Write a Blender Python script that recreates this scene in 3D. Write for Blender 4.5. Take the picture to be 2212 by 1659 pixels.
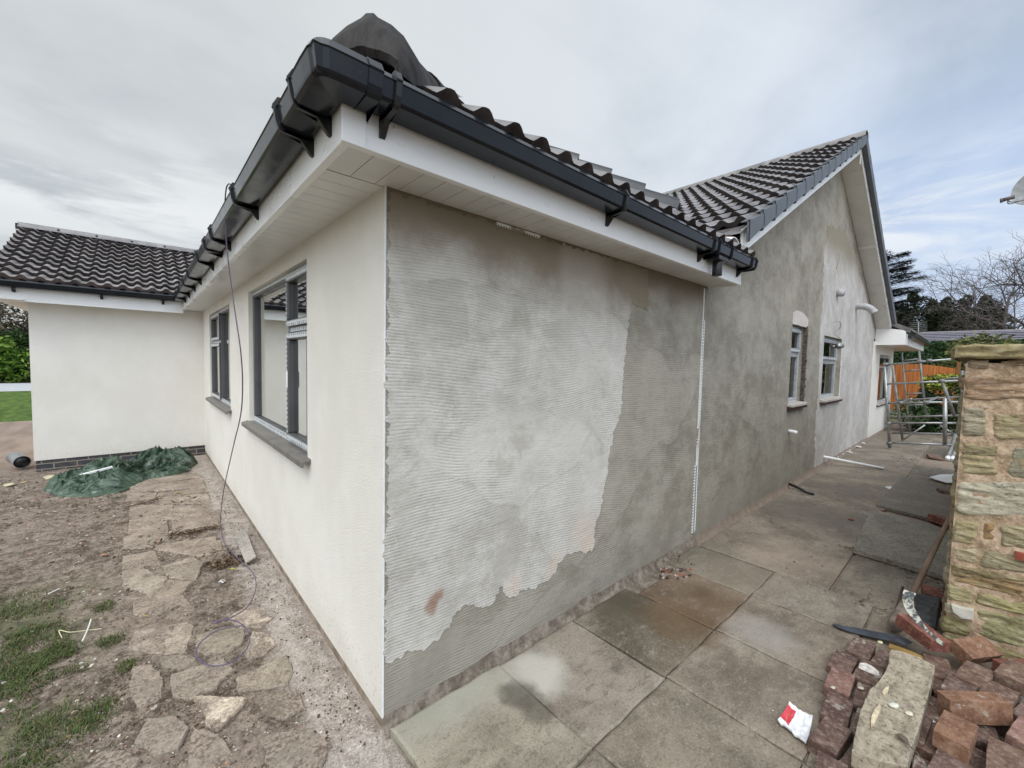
import bpy, bmesh, math, random
from mathutils import Vector, Matrix, noise
random.seed(7)
S = bpy.context.scene
for o in list(bpy.data.objects): bpy.data.objects.remove(o)
R = math.radians
V3 = Vector
# ------------------------------------------------------------------ camera
CAM = V3((-0.7517, -1.6411, 1.6)); F = 897.98          # F in pixels of a 2212 px wide picture
yaw, pitch, roll = 0.84302, 0.052977, 0.021474
fw = V3((math.cos(pitch)*math.cos(yaw), math.cos(pitch)*math.sin(yaw), -math.sin(pitch)))
rt0 = V3((math.sin(yaw), -math.cos(yaw), 0)); up0 = rt0.cross(fw)
rt = rt0*math.cos(roll) + up0*math.sin(roll); up = up0*math.cos(roll) - rt0*math.sin(roll)
cam = bpy.data.cameras.new('camera'); co = bpy.data.objects.new('camera', cam); S.collection.objects.link(co)
M = Matrix((rt, up, -fw)).transposed().to_4x4(); M.translation = CAM; co.matrix_world = M
cam.sensor_fit = 'HORIZONTAL'; cam.sensor_width = 36; cam.lens = 36*F/2212; cam.clip_start = 0.02; cam.clip_end = 3000
S.camera = co
S.render.resolution_x = 1024; S.render.resolution_y = 768
def at(u, v, ax, val):
    """point of the photograph (2212 px wide) on the plane axis=val"""
    d = fw + rt*((u-1106)/F) - up*((v-829.5)/F)
    return CAM + d*((val-CAM[ax])/d[ax])
def gp(u, v, z=0): p = at(u, v, 2, z); return (p.x, p.y)
# ------------------------------------------------------------------ node helper
class NT:
    def __init__(s, tree): s.t = tree; s.n = tree.nodes; s.l = tree.links
    def new(s, typ, **kw):
        n = s.n.new(typ)
        for k, v in kw.items(): setattr(n, k, v)
        return n
    def lk(s, a, b): s.l.new(a, b)
    def _in(s, sock, v):
        if isinstance(v, bpy.types.NodeSocket): s.l.new(v, sock)
        elif v is not None: sock.default_value = v
    def math(s, op, a, b=None, c=None, clamp=False):
        n = s.new('ShaderNodeMath', operation=op, use_clamp=clamp)
        for i, v in enumerate((a, b, c)): s._in(n.inputs[i], v)
        return n.outputs[0]
    def vm(s, op, a, b=None, out=0):
        n = s.new('ShaderNodeVectorMath', operation=op); s._in(n.inputs[0], a)
        if b is not None: s._in(n.inputs[1], b)
        return n.outputs[out]
    def noise(s, vec, scale, detail=4, rough=.55, dist=0, color=False):
        n = s.new('ShaderNodeTexNoise'); s._in(n.inputs['Vector'], vec); n.inputs['Scale'].default_value = scale
        n.inputs['Detail'].default_value = detail; n.inputs['Roughness'].default_value = rough; n.inputs['Distortion'].default_value = dist
        return n.outputs['Color' if color else 'Fac']
    def voro(s, vec, scale, out='Distance', feature='F1', rnd=1):
        n = s.new('ShaderNodeTexVoronoi', feature=feature); s._in(n.inputs['Vector'], vec); n.inputs['Scale'].default_value = scale
        n.inputs['Randomness'].default_value = rnd
        return n.outputs[out]
    def ramp(s, fac, a, b, lo=0., hi=1.):
        n = s.new('ShaderNodeMapRange'); n.interpolation_type = 'SMOOTHSTEP'; s._in(n.inputs[0], fac)
        n.inputs[1].default_value = a; n.inputs[2].default_value = b; n.inputs[3].default_value = lo; n.inputs[4].default_value = hi
        return n.outputs[0]
    def mix(s, fac, a, b, blend='MIX'):
        n = s.new('ShaderNodeMix', data_type='RGBA', blend_type=blend)
        s._in(n.inputs[0], fac)
        for i, v in ((6, a), (7, b)):
            if isinstance(v, tuple) and len(v) == 3: v = (*v, 1)
            s._in(n.inputs[i], v)
        return n.outputs[2]
    def sep(s, v): n = s.new('ShaderNodeSeparateXYZ'); s._in(n.inputs[0], v); return n.outputs
    def comb(s, x=0., y=0., z=0.):
        n = s.new('ShaderNodeCombineXYZ'); s._in(n.inputs[0], x); s._in(n.inputs[1], y); s._in(n.inputs[2], z); return n.outputs[0]
    def pos(s): return s.new('ShaderNodeNewGeometry').outputs['Position']
    def obj(s): return s.new('ShaderNodeTexCoord').outputs['Object']
    def attr(s, name, out='Color'): n = s.new('ShaderNodeAttribute'); n.attribute_name = name; return n.outputs[out]
    def rnd(s): return s.new('ShaderNodeObjectInfo').outputs['Random']
    def bump(s, h, strength=.5, dist=.01, normal=None):
        n = s.new('ShaderNodeBump'); s._in(n.inputs['Height'], h); n.inputs['Strength'].default_value = strength; n.inputs['Distance'].default_value = dist
        if normal is not None: s.lk(normal, n.inputs['Normal'])
        return n.outputs[0]
def mat(name, fn=None, col=(.5, .5, .5), rough=.6, metal=0, spec=.5):
    m = bpy.data.materials.new(name); m.use_nodes = True; t = NT(m.node_tree)
    b = m.node_tree.nodes['Principled BSDF']
    b.inputs['Base Color'].default_value = (*col, 1); b.inputs['Roughness'].default_value = rough
    b.inputs['Metallic'].default_value = metal; b.inputs['Specular IOR Level'].default_value = spec
    if fn:
        r = fn(t) or {}
        for k, v in r.items():
            s = b.inputs[k]
            if isinstance(v, bpy.types.NodeSocket): t.lk(v, s)
            else: s.default_value = v
    return m
def simple(name, col, rough=.6, metal=0, var=.25, scale=8, bump=.2, bscale=60, bdist=.002, spec=.5, world=False):
    def fn(t):
        p = t.pos() if world else t.obj()
        n = t.noise(p, scale, 5); n2 = t.noise(p, bscale, 4)
        f = t.ramp(n, .3, .7)
        c = t.mix(f, tuple(x*(1-var) for x in col), tuple(min(1, x*(1+var)) for x in col))
        return {'Base Color': c, 'Normal': t.bump(n2, bump, bdist), 'Roughness': t.ramp(n, .3, .7, max(.02, rough-.08), min(1, rough+.08))}
    return mat(name, fn, col, rough, metal, spec)
# ------------------------------------------------------------------ sky and light
SUN_AZ = math.atan2(-0.62, -0.78); SUN_EL = R(54)        # the bright part of the cloud lies behind the camera
sd = V3((math.cos(SUN_EL)*math.cos(SUN_AZ), math.cos(SUN_EL)*math.sin(SUN_AZ), math.sin(SUN_EL)))
w = bpy.data.worlds.new('World'); S.world = w; w.use_nodes = True
t = NT(w.node_tree); bg = w.node_tree.nodes['Background']
tc = t.new('ShaderNodeTexCoord').outputs['Generated']
dirn = t.vm('NORMALIZE', tc)
sx, sy, sz = t.sep(dirn)
den = t.math('MAXIMUM', t.math('ADD', sz, .10), .04)
cp = t.comb(t.math('DIVIDE', sx, den), t.math('DIVIDE', sy, den), 0.)
sky = t.new('ShaderNodeTexSky', sky_type='NISHITA'); sky.sun_disc = False; sky.sun_elevation = SUN_EL
sky.sun_rotation = math.atan2(sd.x, sd.y); sky.air_density = 1; sky.dust_density = 1.2; sky.ozone_density = 1.2
cps = t.vm('MULTIPLY', cp, (1., 1., 1.))
n1 = t.noise(t.vm('ADD', cps, (3.1, 7.7, 0)), .55, 6, .55, .35)
n2 = t.noise(t.vm('ADD', t.vm('MULTIPLY', cps, (.6, 1.0, 1)), (11.3, 2.2, 0)), 1.3, 7, .55, .3)
n3 = t.noise(t.vm('ADD', cps, (5, 1, 3)), .22, 3, .5)
cl = t.ramp(t.math('ADD', t.math('MULTIPLY', n1, .6), t.math('MULTIPLY', n2, .4)), .37, .63)
cloud = t.mix(cl, (.40, .47, .575), (.74, .80, .88))
# left part of the view greyer, right part bluer (real sky: thinner cloud towards +X)
side = t.ramp(t.math('SUBTRACT', t.math('MULTIPLY', sx, .75), t.math('MULTIPLY', sy, .66)), -.45, .75)
cloud = t.mix(side, t.mix(cl, (.50, .54, .565), (.70, .73, .74)), cloud)
blue = t.mix(t.ramp(sz, 0, .8), (.49, .63, .88), (.40, .555, .82))
thin = t.math('MULTIPLY', t.ramp(n3, .42, .62), t.math('MULTIPLY', side, .62))
col = t.mix(thin, cloud, blue)
# pale band of cloud low down
band = t.math('MULTIPLY', t.ramp(sz, .42, .22), t.ramp(sz, .12, .25))
bn = t.noise(t.vm('MULTIPLY', dirn, (3.0, 3.0, 13.)), 1.1, 6, .6, .4)
bandf = t.math('MULTIPLY', band, t.ramp(bn, .42, .60), clamp=True)
col = t.mix(t.math('MULTIPLY', bandf, .8), col, (.90, .92, .93))
lowc = t.math('MULTIPLY', t.ramp(sz, .20, .06), .7)
col = t.mix(lowc, col, t.mix(side, (.72, .74, .72), (.54, .62, .78)))
below = t.ramp(sz, .0, -.05)
col = t.mix(below, col, (.20, .19, .17))
skyc = t.mix(.06, col, t.vm('MULTIPLY', sky.outputs[0], (.1, .1, .1)))
dt = t.vm('DOT_PRODUCT', dirn, tuple(sd), out=1)
glow = t.math('MULTIPLY', t.math('POWER', t.math('MAXIMUM', dt, 0.), 2.6), 2.5)
strength = t.math('ADD', .90, glow)
t.lk(t.vm('SCALE', skyc), bg.inputs[0])
sc = [n for n in w.node_tree.nodes if n.type == 'VECT_MATH' and n.operation == 'SCALE'][0]
t.lk(strength, sc.inputs['Scale'])
bg.inputs[1].default_value = 1.0
L = bpy.data.lights.new('sun', 'SUN'); L.energy = .9; L.angle = R(30); L.color = (1, .965, .91)
lo = bpy.data.objects.new('sun', L); S.collection.objects.link(lo); lo.rotation_euler = (-sd).to_track_quat('-Z', 'Y').to_euler()
S.view_settings.view_transform = 'Standard'; S.view_settings.look = 'None'; S.view_settings.gamma = 1
S.view_settings.exposure = 0.25
S.render.engine = 'CYCLES'
# ------------------------------------------------------------------ mesh helpers
C = S.collection
class MB:
    def __init__(s): s.v = []; s.f = []; s.m = []; s.c = []; s.smooth = []
    def poly(s, pts, mi=0, col=None, sm=False):
        b = len(s.v); s.v += [tuple(p) for p in pts]; s.f.append(tuple(range(b, b+len(pts)))); s.m.append(mi); s.c.append(col or (1, 1, 1)); s.smooth.append(sm)
    def faces(s, vs, fs, mi=0, col=None, sm=False):
        b = len(s.v); s.v += [tuple(p) for p in vs]
        for f in fs: s.f.append(tuple(i+b for i in f)); s.m.append(mi); s.c.append(col or (1, 1, 1)); s.smooth.append(sm)
    def box(s, lo, hi, mi=0, col=None, mtx=None):
        x0, y0, z0 = lo; x1, y1, z1 = hi
        vs = [V3(p) for p in ((x0,y0,z0),(x1,y0,z0),(x1,y1,z0),(x0,y1,z0),(x0,y0,z1),(x1,y0,z1),(x1,y1,z1),(x0,y1,z1))]
        if mtx: vs = [mtx @ v for v in vs]
        s.faces(vs, [(0,3,2,1),(4,5,6,7),(0,1,5,4),(1,2,6,5),(2,3,7,6),(3,0,4,7)], mi, col)
    def prism(s, pts, dvec, mi=0, col=None):
        """polygon pts (3-D, planar) extruded by dvec"""
        n = len(pts); a = [V3(p) for p in pts]; b = [p+V3(dvec) for p in a]
        s.faces(a+b, [tuple(range(n))[::-1], tuple(range(n, 2*n))]+[(i, (i+1) % n, n+(i+1) % n, n+i) for i in range(n)], mi, col)
    def tube(s, path, r, n=8, mi=0, col=None, cap=True):
        path = [V3(p) for p in path]; rr = r if isinstance(r, (list, tuple)) else [r]*len(path)
        rings = []; prev = None
        for i, p in enumerate(path):
            d = (path[min(i+1, len(path)-1)]-path[max(i-1, 0)]).normalized()
            if prev is None: u = d.orthogonal().normalized()
            else:
                u = prev-d*prev.dot(d)
                u = u.normalized() if u.length > 1e-6 else d.orthogonal().normalized()
            prev = u; vv = d.cross(u)
            rings.append([p+(u*math.cos(2*math.pi*k/n)+vv*math.sin(2*math.pi*k/n))*rr[i] for k in range(n)])
        vs = [q for g in rings for q in g]; fs = []
        for i in range(len(path)-1):
            for k in range(n): fs.append((i*n+k, i*n+(k+1) % n, (i+1)*n+(k+1) % n, (i+1)*n+k))
        if cap: fs += [tuple(range(n))[::-1], tuple(range(len(vs)-n, len(vs)))]
        s.faces(vs, fs, mi, col, True)
    def build(s, name, mats, parent=None, bevel=0, merge=False, segs=2):
        me = bpy.data.meshes.new(name); me.from_pydata(s.v, [], s.f)
        if not isinstance(mats, (list, tuple)): mats = [mats]
        for m in mats: me.materials.append(m)
        me.polygons.foreach_set('material_index', s.m); me.polygons.foreach_set('use_smooth', s.smooth)
        if any(c != (1, 1, 1) for c in s.c):
            a = me.color_attributes.new('col', 'FLOAT_COLOR', 'CORNER'); buf = []
            for f, c in zip(s.f, s.c): buf += [c[0], c[1], c[2], 1]*len(f)
            a.data.foreach_set('color', buf)
        o = bpy.data.objects.new(name, me); C.objects.link(o)
        if parent: o.parent = parent
        if merge:
            bm = bmesh.new(); bm.from_mesh(me); bmesh.ops.remove_doubles(bm, verts=bm.verts, dist=1e-5); bm.to_mesh(me); bm.free()
        if bevel:
            md = o.modifiers.new('bevel', 'BEVEL'); md.width = bevel; md.segments = segs; md.limit_method = 'ANGLE'; md.angle_limit = R(40)
        return o
def tag(o, label=None, cat=None, group=None, kind=None):
    if label: o['label'] = label
    if cat: o['category'] = cat
    if group: o['group'] = group
    if kind: o['kind'] = kind
    return o
def empty(name, loc, label, cat, group=None):
    o = bpy.data.objects.new(name, None); C.objects.link(o); o.location = loc; o.empty_display_size = .1
    return tag(o, label, cat, group)
def struct(o): o['kind'] = 'structure'; return o
def rnd(a, b): return random.uniform(a, b)
def smooth_path(pts, n=6):
    pts = [V3(p) for p in pts]; out = []
    for i in range(len(pts)-1):
        p0 = pts[max(i-1, 0)]; p1 = pts[i]; p2 = pts[i+1]; p3 = pts[min(i+2, len(pts)-1)]
        for k in range(n):
            q = k/n
            out.append(.5*((2*p1)+(p2-p0)*q+(2*p0-5*p1+4*p2-p3)*q*q+(3*p1-p0-3*p2+p3)*q**3))
    out.append(pts[-1]); return out
def jag(pts, amp, step, seed=0):
    """roughen a 2-D outline"""
    out = []
    for i in range(len(pts)):
        a = V3((*pts[i], 0)); b = V3((*pts[(i+1) % len(pts)], 0)); L_ = (b-a).length; n = max(1, int(L_/step)); d = (b-a).normalized(); nn = V3((-d.y, d.x, 0))
        for k in range(n):
            p = a.lerp(b, k/n); q = p*(1/step*.35)
            off = (noise.noise(q+V3((seed, 3, 1)))*1.3+(noise.noise(q*4+V3((seed, 9, 4))))*.7)*amp
            if k == 0: off *= .3
            out.append((p.x+nn.x*off, p.y+nn.y*off))
    return out
# ------------------------------------------------------------------ materials of the house
def comb_render(name, light, dark, drymix=True, amp=1.0):
    def fn(t):
        p = t.pos(); x, y, z = t.sep(p)
        lowv = t.noise(p, .9, 2, .5)
        cellv = t.vm('MULTIPLY', t.vm('ADD', p, t.vm('SCALE', t.noise(p, 2.2, 2, .5, color=True))), (1.05, 1., 2.1))
        for n in t.n:
            if n.type == 'VECT_MATH' and n.operation == 'SCALE': n.inputs['Scale'].default_value = .35
        cell = t.sep(t.voro(cellv, 1.0, 'Color'))
        tilt = t.math('MULTIPLY', t.math('SUBTRACT', cell[0], .42), .28)
        ph = t.math('MULTIPLY', cell[1], .013)
        zz = t.math('ADD', t.math('ADD', z, t.math('MULTIPLY', x, tilt)), t.math('ADD', t.math('MULTIPLY', lowv, .17), ph))
        zz = t.math('ADD', zz, t.math('MULTIPLY', t.noise(t.vm('MULTIPLY', p, (1, 1, 3)), 7, 2, .5), .006))
        wv = t.math('SINE', t.math('MULTIPLY', zz, 2*math.pi/.0145))
        wv = t.math('POWER', t.math('ADD', t.math('MULTIPLY', wv, .5), .5), .45)
        msk = t.ramp(t.noise(t.vm('MULTIPLY', p, (1.1, 1, .8)), 1.7, 4, .62), .40, .52, .12, 1)
        vd = t.voro(cellv, 1.0, 'Distance', 'DISTANCE_TO_EDGE'); lap = t.math('MULTIPLY', t.ramp(vd, .030, .008), t.ramp(t.noise(p, 3.1, 2), .45, .55))
        msk = t.math('MULTIPLY', msk, t.ramp(t.noise(t.vm('MULTIPLY', p, (3., 1, 30)), 2.3, 3, .5), .3, .55, .35, 1))
        comb = t.math('MULTIPLY', wv, msk)
        fine = t.noise(p, 130, 3, .6); med = t.noise(t.vm('MULTIPLY', p, (1, 1, 1.6)), 9, 5, .6)
        h = t.math('ADD', t.math('ADD', t.math('MULTIPLY', comb, .0013*amp), t.math('MULTIPLY', lap, .0007)), t.math('ADD', t.math('MULTIPLY', fine, .0012), t.math('MULTIPLY', med, .006)))
        blot = t.noise(t.vm('MULTIPLY', p, (1.1, 1, 1.3)), 1.9, 6, .62, .3)
        streak = t.noise(t.vm('MULTIPLY', p, (1.6, 1, 2.4)), 3.2, 5, .65)
        f = t.ramp(t.math('ADD', t.math('MULTIPLY', blot, .62), t.math('MULTIPLY', streak, .38)), .40, .60)
        c = t.mix(f, dark, light)
        crisp = t.noise(t.vm('MULTIPLY', p, (1.2, 1, .9)), 2.6, 9, .74, .5); c = t.mix(t.math('MULTIPLY', t.ramp(crisp, .525, .540), .22), c, tuple(min(1, v*1.16) for v in light)); c = t.mix(t.math('MULTIPLY', t.ramp(crisp, .455, .443), .14), c, tuple(v*.82 for v in dark))
        # drying blotches
        c = t.mix(t.math('MULTIPLY', t.ramp(t.noise(p, 4.2, 6, .7), .54, .68), .45), c, tuple(v*1.17 for v in light))
        sp_ = t.noise(p, 210, 3, .7); c = t.mix(t.math('MULTIPLY', t.ramp(sp_, .60, .74), .30), c, tuple(v*1.3 for v in light)); c = t.mix(t.math('MULTIPLY', t.ramp(t.noise(p, 150, 3, .7), .36, .26), .5), c, tuple(v*.5 for v in dark))
        c = t.mix(t.math('MULTIPLY', t.ramp(t.voro(t.vm('MULTIPLY', p, (1.4, 1, 1)), 1.6, 'Distance'), .28, .05), .25), c, tuple(v*.75 for v in dark))
        c = t.mix(t.math('MULTIPLY', lap, .16), c, tuple(v*.7 for v in dark)); c = t.mix(t.math('MULTIPLY', t.ramp(t.noise(t.vm('MULTIPLY', p, (1, 1, 1.5)), 13, 5, .7), .46, .36), .28), c, tuple(v*.75 for v in dark)); c = t.mix(t.math('MULTIPLY', t.ramp(cell[2], .55, .85), .35), c, tuple(min(1, v*1.12) for v in light))
        # shade in the comb grooves, painted as dark lines
        c = t.mix(t.math('MULTIPLY', t.math('MULTIPLY', t.ramp(wv, .42, .10), msk), .40), c, tuple(v*.50 for v in dark))
        return {'c': c, 'n': t.bump(h, 1.0, 1.0), 'p': p, 'xyz': (x, y, z)}
    return fn
PALE = ((.60, .575, .525), (.46, .435, .385)); WET = ((.375, .345, .288), (.26, .234, .188))
fbase = comb_render('', *WET)
def wet_fn(t):
    r = fbase(t); x, y, z = r['xyz']
    c = r['c']
    # damp band low on the wall and dark strip of fresh coat under the eaves, with eaves shade painted in
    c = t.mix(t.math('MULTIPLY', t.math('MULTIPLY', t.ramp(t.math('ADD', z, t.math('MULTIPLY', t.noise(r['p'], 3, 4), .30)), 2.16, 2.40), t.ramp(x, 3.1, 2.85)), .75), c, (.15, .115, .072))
    c = t.mix(t.math('MULTIPLY', t.ramp(t.math('ADD', z, t.math('MULTIPLY', t.noise(r['p'], 2.5, 4), .5)), .75, .2), .35), c, (.205, .195, .165))
    return {'Base Color': c, 'Normal': r['n'], 'Roughness': .8}
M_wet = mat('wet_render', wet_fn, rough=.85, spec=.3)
fpale = comb_render('', *PALE)
def blob(t, p, c, r, sc=5, am=.25):
    """soft stain around a point of the wall"""
    d = t.vm('LENGTH', t.vm('SUBTRACT', t.vm('ADD', p, t.vm('MULTIPLY', t.vm('SUBTRACT', t.noise(p, sc, 4, .6, color=True), (.5, .5, .5)), (am, am, am))), c), out=1)
    return t.ramp(d, r, r*.35)
def pale_fn(t):
    r = fpale(t); x, y, z = r['xyz']; c = r['c']; p = r['p']
    c = t.mix(t.math('MULTIPLY', t.ramp(t.math('ADD', z, t.math('ADD', t.math('MULTIPLY', t.noise(p, 2.2, 5, .6), .5), t.math('MULTIPLY', x, .095))), 2.18, 2.50), .9), c, (.22, .18, .125))  # brown fresh coat towards the top, with eaves shade painted into it
    for (u, v, rr) in ((1262, 1150, .20), (1270, 1185, .16), (1195, 1225, .12), (1110, 1262, .10)):
        c = t.mix(t.math('MULTIPLY', blob(t, p, tuple(at(u, v, 1, 0)), rr*.9, 8, .16), .42), c, (.62, .47, .36))
    for (u, v, rr) in ((937, 1295, .045), (930, 1312, .05), (948, 1285, .035)):
        c = t.mix(t.math('MULTIPLY', blob(t, p, tuple(at(u, v, 1, 0)), rr, 20, .05), .75), c, (.30, .185, .13))
    for (u, v, rr) in ((1125, 955, .11), (1110, 690, .12), (1080, 1010, .1)):
        c = t.mix(t.math('MULTIPLY', blob(t, p, tuple(at(u, v, 1, 0)), rr, 9, .34), .32), c, (.30, .27, .21))
    c = t.mix(t.math('MULTIPLY', t.math('MULTIPLY', t.ramp(x, 1.0, 1.12), t.ramp(x, 1.62, 1.35)), .35), c, (.58, .55, .495))
    return {'Base Color': c, 'Normal': r['n'], 'Roughness': .85}
M_pale = mat('dry_render', pale_fn, rough=.9, spec=.25)
def smoothgrey_fn(t):
    p = t.pos(); x, y, z = t.sep(p)
    b = t.noise(t.vm('MULTIPLY', p, (1.2, 1, 1.1)), 1.6, 6, .65, .3); s2 = t.noise(t.vm('MULTIPLY', p, (1.5, 1, 1.5)), 2.6, 5, .65)
    f = t.ramp(t.math('ADD', t.math('MULTIPLY', b, .75), t.math('MULTIPLY', s2, .25)), .36, .64)
    c = t.mix(f, (.44, .41, .38), (.58, .55, .52))
    cr = t.noise(p, 3.3, 9, .74, .5); c = t.mix(t.math('MULTIPLY', t.ramp(cr, .54, .56), .3), c, (.37, .35, .32)); c = t.mix(t.math('MULTIPLY', t.ramp(cr, .46, .445), .35), c, (.66, .64, .61))
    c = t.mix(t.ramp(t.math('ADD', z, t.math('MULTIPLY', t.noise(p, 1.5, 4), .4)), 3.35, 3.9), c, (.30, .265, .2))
    return {'Base Color': c, 'Normal': t.bump(t.noise(p, 20, 5, .6), .6, .004), 'Roughness': .9}
M_grey2 = mat('pale_base_coat', smoothgrey_fn, spec=.25)
def cream_fn(t):
    p = t.pos()
    g = t.voro(p, 330, 'Distance'); n = t.noise(p, 90, 5, .65); lo_ = t.noise(p, 1.1, 4, .6); m_ = t.noise(t.vm('MULTIPLY', p, (1.3, 1.3, 1.)), 3, 5, .6)
    x, y, z = t.sep(p)
    c = t.mix(t.ramp(t.math('ADD', t.math('MULTIPLY', lo_, .6), t.math('MULTIPLY', m_, .4)), .35, .65), (.80, .765, .70), (.865, .835, .775))
    g2 = t.noise(p, 260, 3, .7)
    c = t.mix(t.math('MULTIPLY', t.ramp(n, .55, .75), .12), c, (.55, .50, .42)); c = t.mix(t.math('MULTIPLY', t.ramp(g2, .46, .34), .30), c, (.55, .51, .45)); c = t.mix(t.math('MULTIPLY', t.math('MULTIPLY', t.ramp(t.noise(p, 48, 4, .7), .56, .64), t.ramp(z, .42, .08)), .55), c, (.45, .38, .30))
    c = t.mix(t.math('MULTIPLY', t.ramp(t.math('ADD', z, t.math('MULTIPLY', t.noise(p, 5, 4), .25)), .38, .12), .28), c, (.56, .50, .42))
    h = t.math('ADD', t.math('MULTIPLY', g, .5), t.math('ADD', g2, t.math('MULTIPLY', n, .8)))
    return {'Base Color': c, 'Normal': t.bump(h, .8, .004), 'Roughness': .92}
M_cream = mat('cream_render', cream_fn, spec=.2)
def plinth_fn(t):
    p = t.pos(); n = t.noise(p, 9, 6, .65); n2 = t.noise(p, 60, 5, .65)
    c = t.mix(t.ramp(n, .35, .65), (.20, .155, .115), (.36, .30, .235))
    return {'Base Color': c, 'Normal': t.bump(t.math('ADD', n, t.math('MULTIPLY', n2, .5)), .9, .012), 'Roughness': .95}
M_plinth = mat('sandy_foundation', plinth_fn, spec=.2)
def conc_fn(t):
    p = t.pos(); n = t.noise(p, 13, 7, .78); n2 = t.noise(p, 80, 5, .75)
    c = t.mix(t.ramp(n, .36, .66), (.12, .095, .072), (.29, .25, .205))
    c = t.mix(t.ramp(t.sep(p)[0], 2.6, 3.4, 0, .6), c, (.30, .235, .185))
    c = t.mix(t.ramp(n2, .62, .74), c, (.5, .48, .43))
    return {'Base Color': c, 'Normal': t.bump(t.math('ADD', n, t.math('MULTIPLY', n2, .7)), .8, .008), 'Roughness': .95}
M_conc = mat('rough_mortar', conc_fn, spec=.2)
def upvc_fn(t):
    p = t.pos(); n = t.noise(t.vm('MULTIPLY', p, (1, 1, 3)), 2, 3, .6)
    c = t.mix(t.ramp(n, .45, .7, 0, .4), (.86, .86, .85), (.74, .73, .71))
    return {'Base Color': c, 'Roughness': t.ramp(n, .3, .7, .22, .42)}
M_upvc = mat('white_upvc', upvc_fn)
M_soffit = simple('soffit_upvc', (.70, .70, .68), .35, var=.06, scale=3, bump=.02)
def gut_fn(t):
    p = t.pos(); n = t.noise(p, 5, 5, .7); n2 = t.noise(p, 60, 4, .7)
    c = t.mix(t.ramp(n, .4, .7), (.007, .009, .013), (.011, .014, .019))
    c = t.mix(t.math('MULTIPLY', t.ramp(n2, .62, .75), .15), c, (.12, .12, .12))
    return {'Base Color': c, 'Roughness': t.ramp(n, .35, .65, .12, .24)}
M_gut = mat('anthracite_gutter', gut_fn, spec=.35)
M_black = simple('black_plastic', (.012, .012, .013), .35, var=.2, bump=.02)
def tile_fn(t):
    p = t.pos(); n = t.noise(p, 7, 6, .65); n2 = t.noise(p, 70, 4, .7); n3 = t.noise(p, 1.2, 3)
    a = t.attr('col')
    c = t.mix(t.ramp(n, .35, .65), (.095, .087, .085), (.165, .155, .152))
    c = t.mix(t.math('MULTIPLY', t.ramp(n2, .6, .75), .4), c, (.2, .19, .18))
    c = t.mix(1, c, a, 'MULTIPLY')
    return {'Base Color': c, 'Normal': t.bump(n2, .35, .004), 'Roughness': t.ramp(n, .3, .7, .30, .48)}
M_tile = mat('concrete_roof_tile', tile_fn, spec=.8)
def hip_fn(t):
    p = t.pos(); n = t.noise(t.vm('MULTIPLY', p, (9, 9, 1.2)), 3, 6, .7); n2 = t.noise(p, 60, 4, .7)
    c = t.mix(t.ramp(n, .35, .65), (.008, .007, .006), (.030, .026, .024))
    return {'Base Color': c, 'Normal': t.bump(t.math('ADD', n2, n), .3, .002), 'Roughness': .6}
M_hip = mat('weathered_hip_tile', hip_fn, spec=.15)
M_verge = simple('grey_dry_verge', (.085, .095, .105), .42, var=.15, scale=6, bump=.1)
M_frame = simple('grey_window_frame', (.082, .080, .084), .4, var=.1, scale=6, bump=.05)
def film_fn(t):
    p = t.pos(); a = t.attr('col')
    u = t.vm('MULTIPLY', p, (1, 1, 1))
    x, y, z = t.sep(p)
    s_ = t.math('ADD', x, y)
    cx = t.math('FRACT', t.math('MULTIPLY', s_, 22.)); cz = t.math('FRACT', t.math('MULTIPLY', z, 30.))
    bx = t.math('MULTIPLY', t.math('GREATER_THAN', cx, .45), t.math('GREATER_THAN', cz, .45))
    n = t.noise(p, 30, 4, .7)
    c = t.mix(t.math('MULTIPLY', bx, t.ramp(n, .35, .5)), (.62, .66, .68), (.20, .22, .24))
    c = t.mix(t.ramp(n, .6, .66), c, (.75, .77, .78))
    return {'Base Color': c, 'Roughness': .25, 'Normal': t.bump(n, .5, .003)}
M_film = mat('protective_film', film_fn)
def glass_fn(m_name, tint=.12, rough=.0):
    m = bpy.data.materials.new(m_name); m.use_nodes = True; t = NT(m.node_tree)
    out = m.node_tree.nodes['Material Output']; m.node_tree.nodes.remove(m.node_tree.nodes['Principled BSDF'])
    g = t.new('ShaderNodeBsdfGlossy'); g.inputs['Roughness'].default_value = .01; g.inputs['Color'].default_value = (.74, .75, .73, 1)
    n = t.noise(t.pos(), 1.5, 2); t.lk(t.bump(n, .12, .01), g.inputs['Normal'])
    tr = t.new('ShaderNodeBsdfTransparent'); tr.inputs['Color'].default_value = (.80, .84, .82, 1)
    fr = t.new('ShaderNodeFresnel'); fr.inputs['IOR'].default_value = 1.62
    mx = t.new('ShaderNodeMixShader'); t.lk(t.math('ADD', fr.outputs[0], tint, clamp=True), mx.inputs[0]); t.lk(tr.outputs[0], mx.inputs[1]); t.lk(g.outputs[0], mx.inputs[2])
    t.lk(mx.outputs[0], out.inputs[0]); return m
M_glass = glass_fn('window_glass', .05)
M_room = simple('plastered_room', (.55, .54, .50), .9, var=.05)
M_blind = simple('pale_inner_screen', (.26, .26, .24), .9, var=.1)
M_sillc = simple('grey_stone_sill', (.17, .155, .14), .55, var=.2, scale=12)
M_whitepl = simple('white_plastic', (.78, .79, .79), .35, var=.06, scale=14, bump=.05)
M_alu = simple('scaffold_aluminium', (.33, .34, .33), .42, metal=.75, var=.25, scale=10)
M_alud = simple('dull_scaffold_tube', (.20, .20, .19), .55, metal=.4, var=.3, scale=10)
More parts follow.
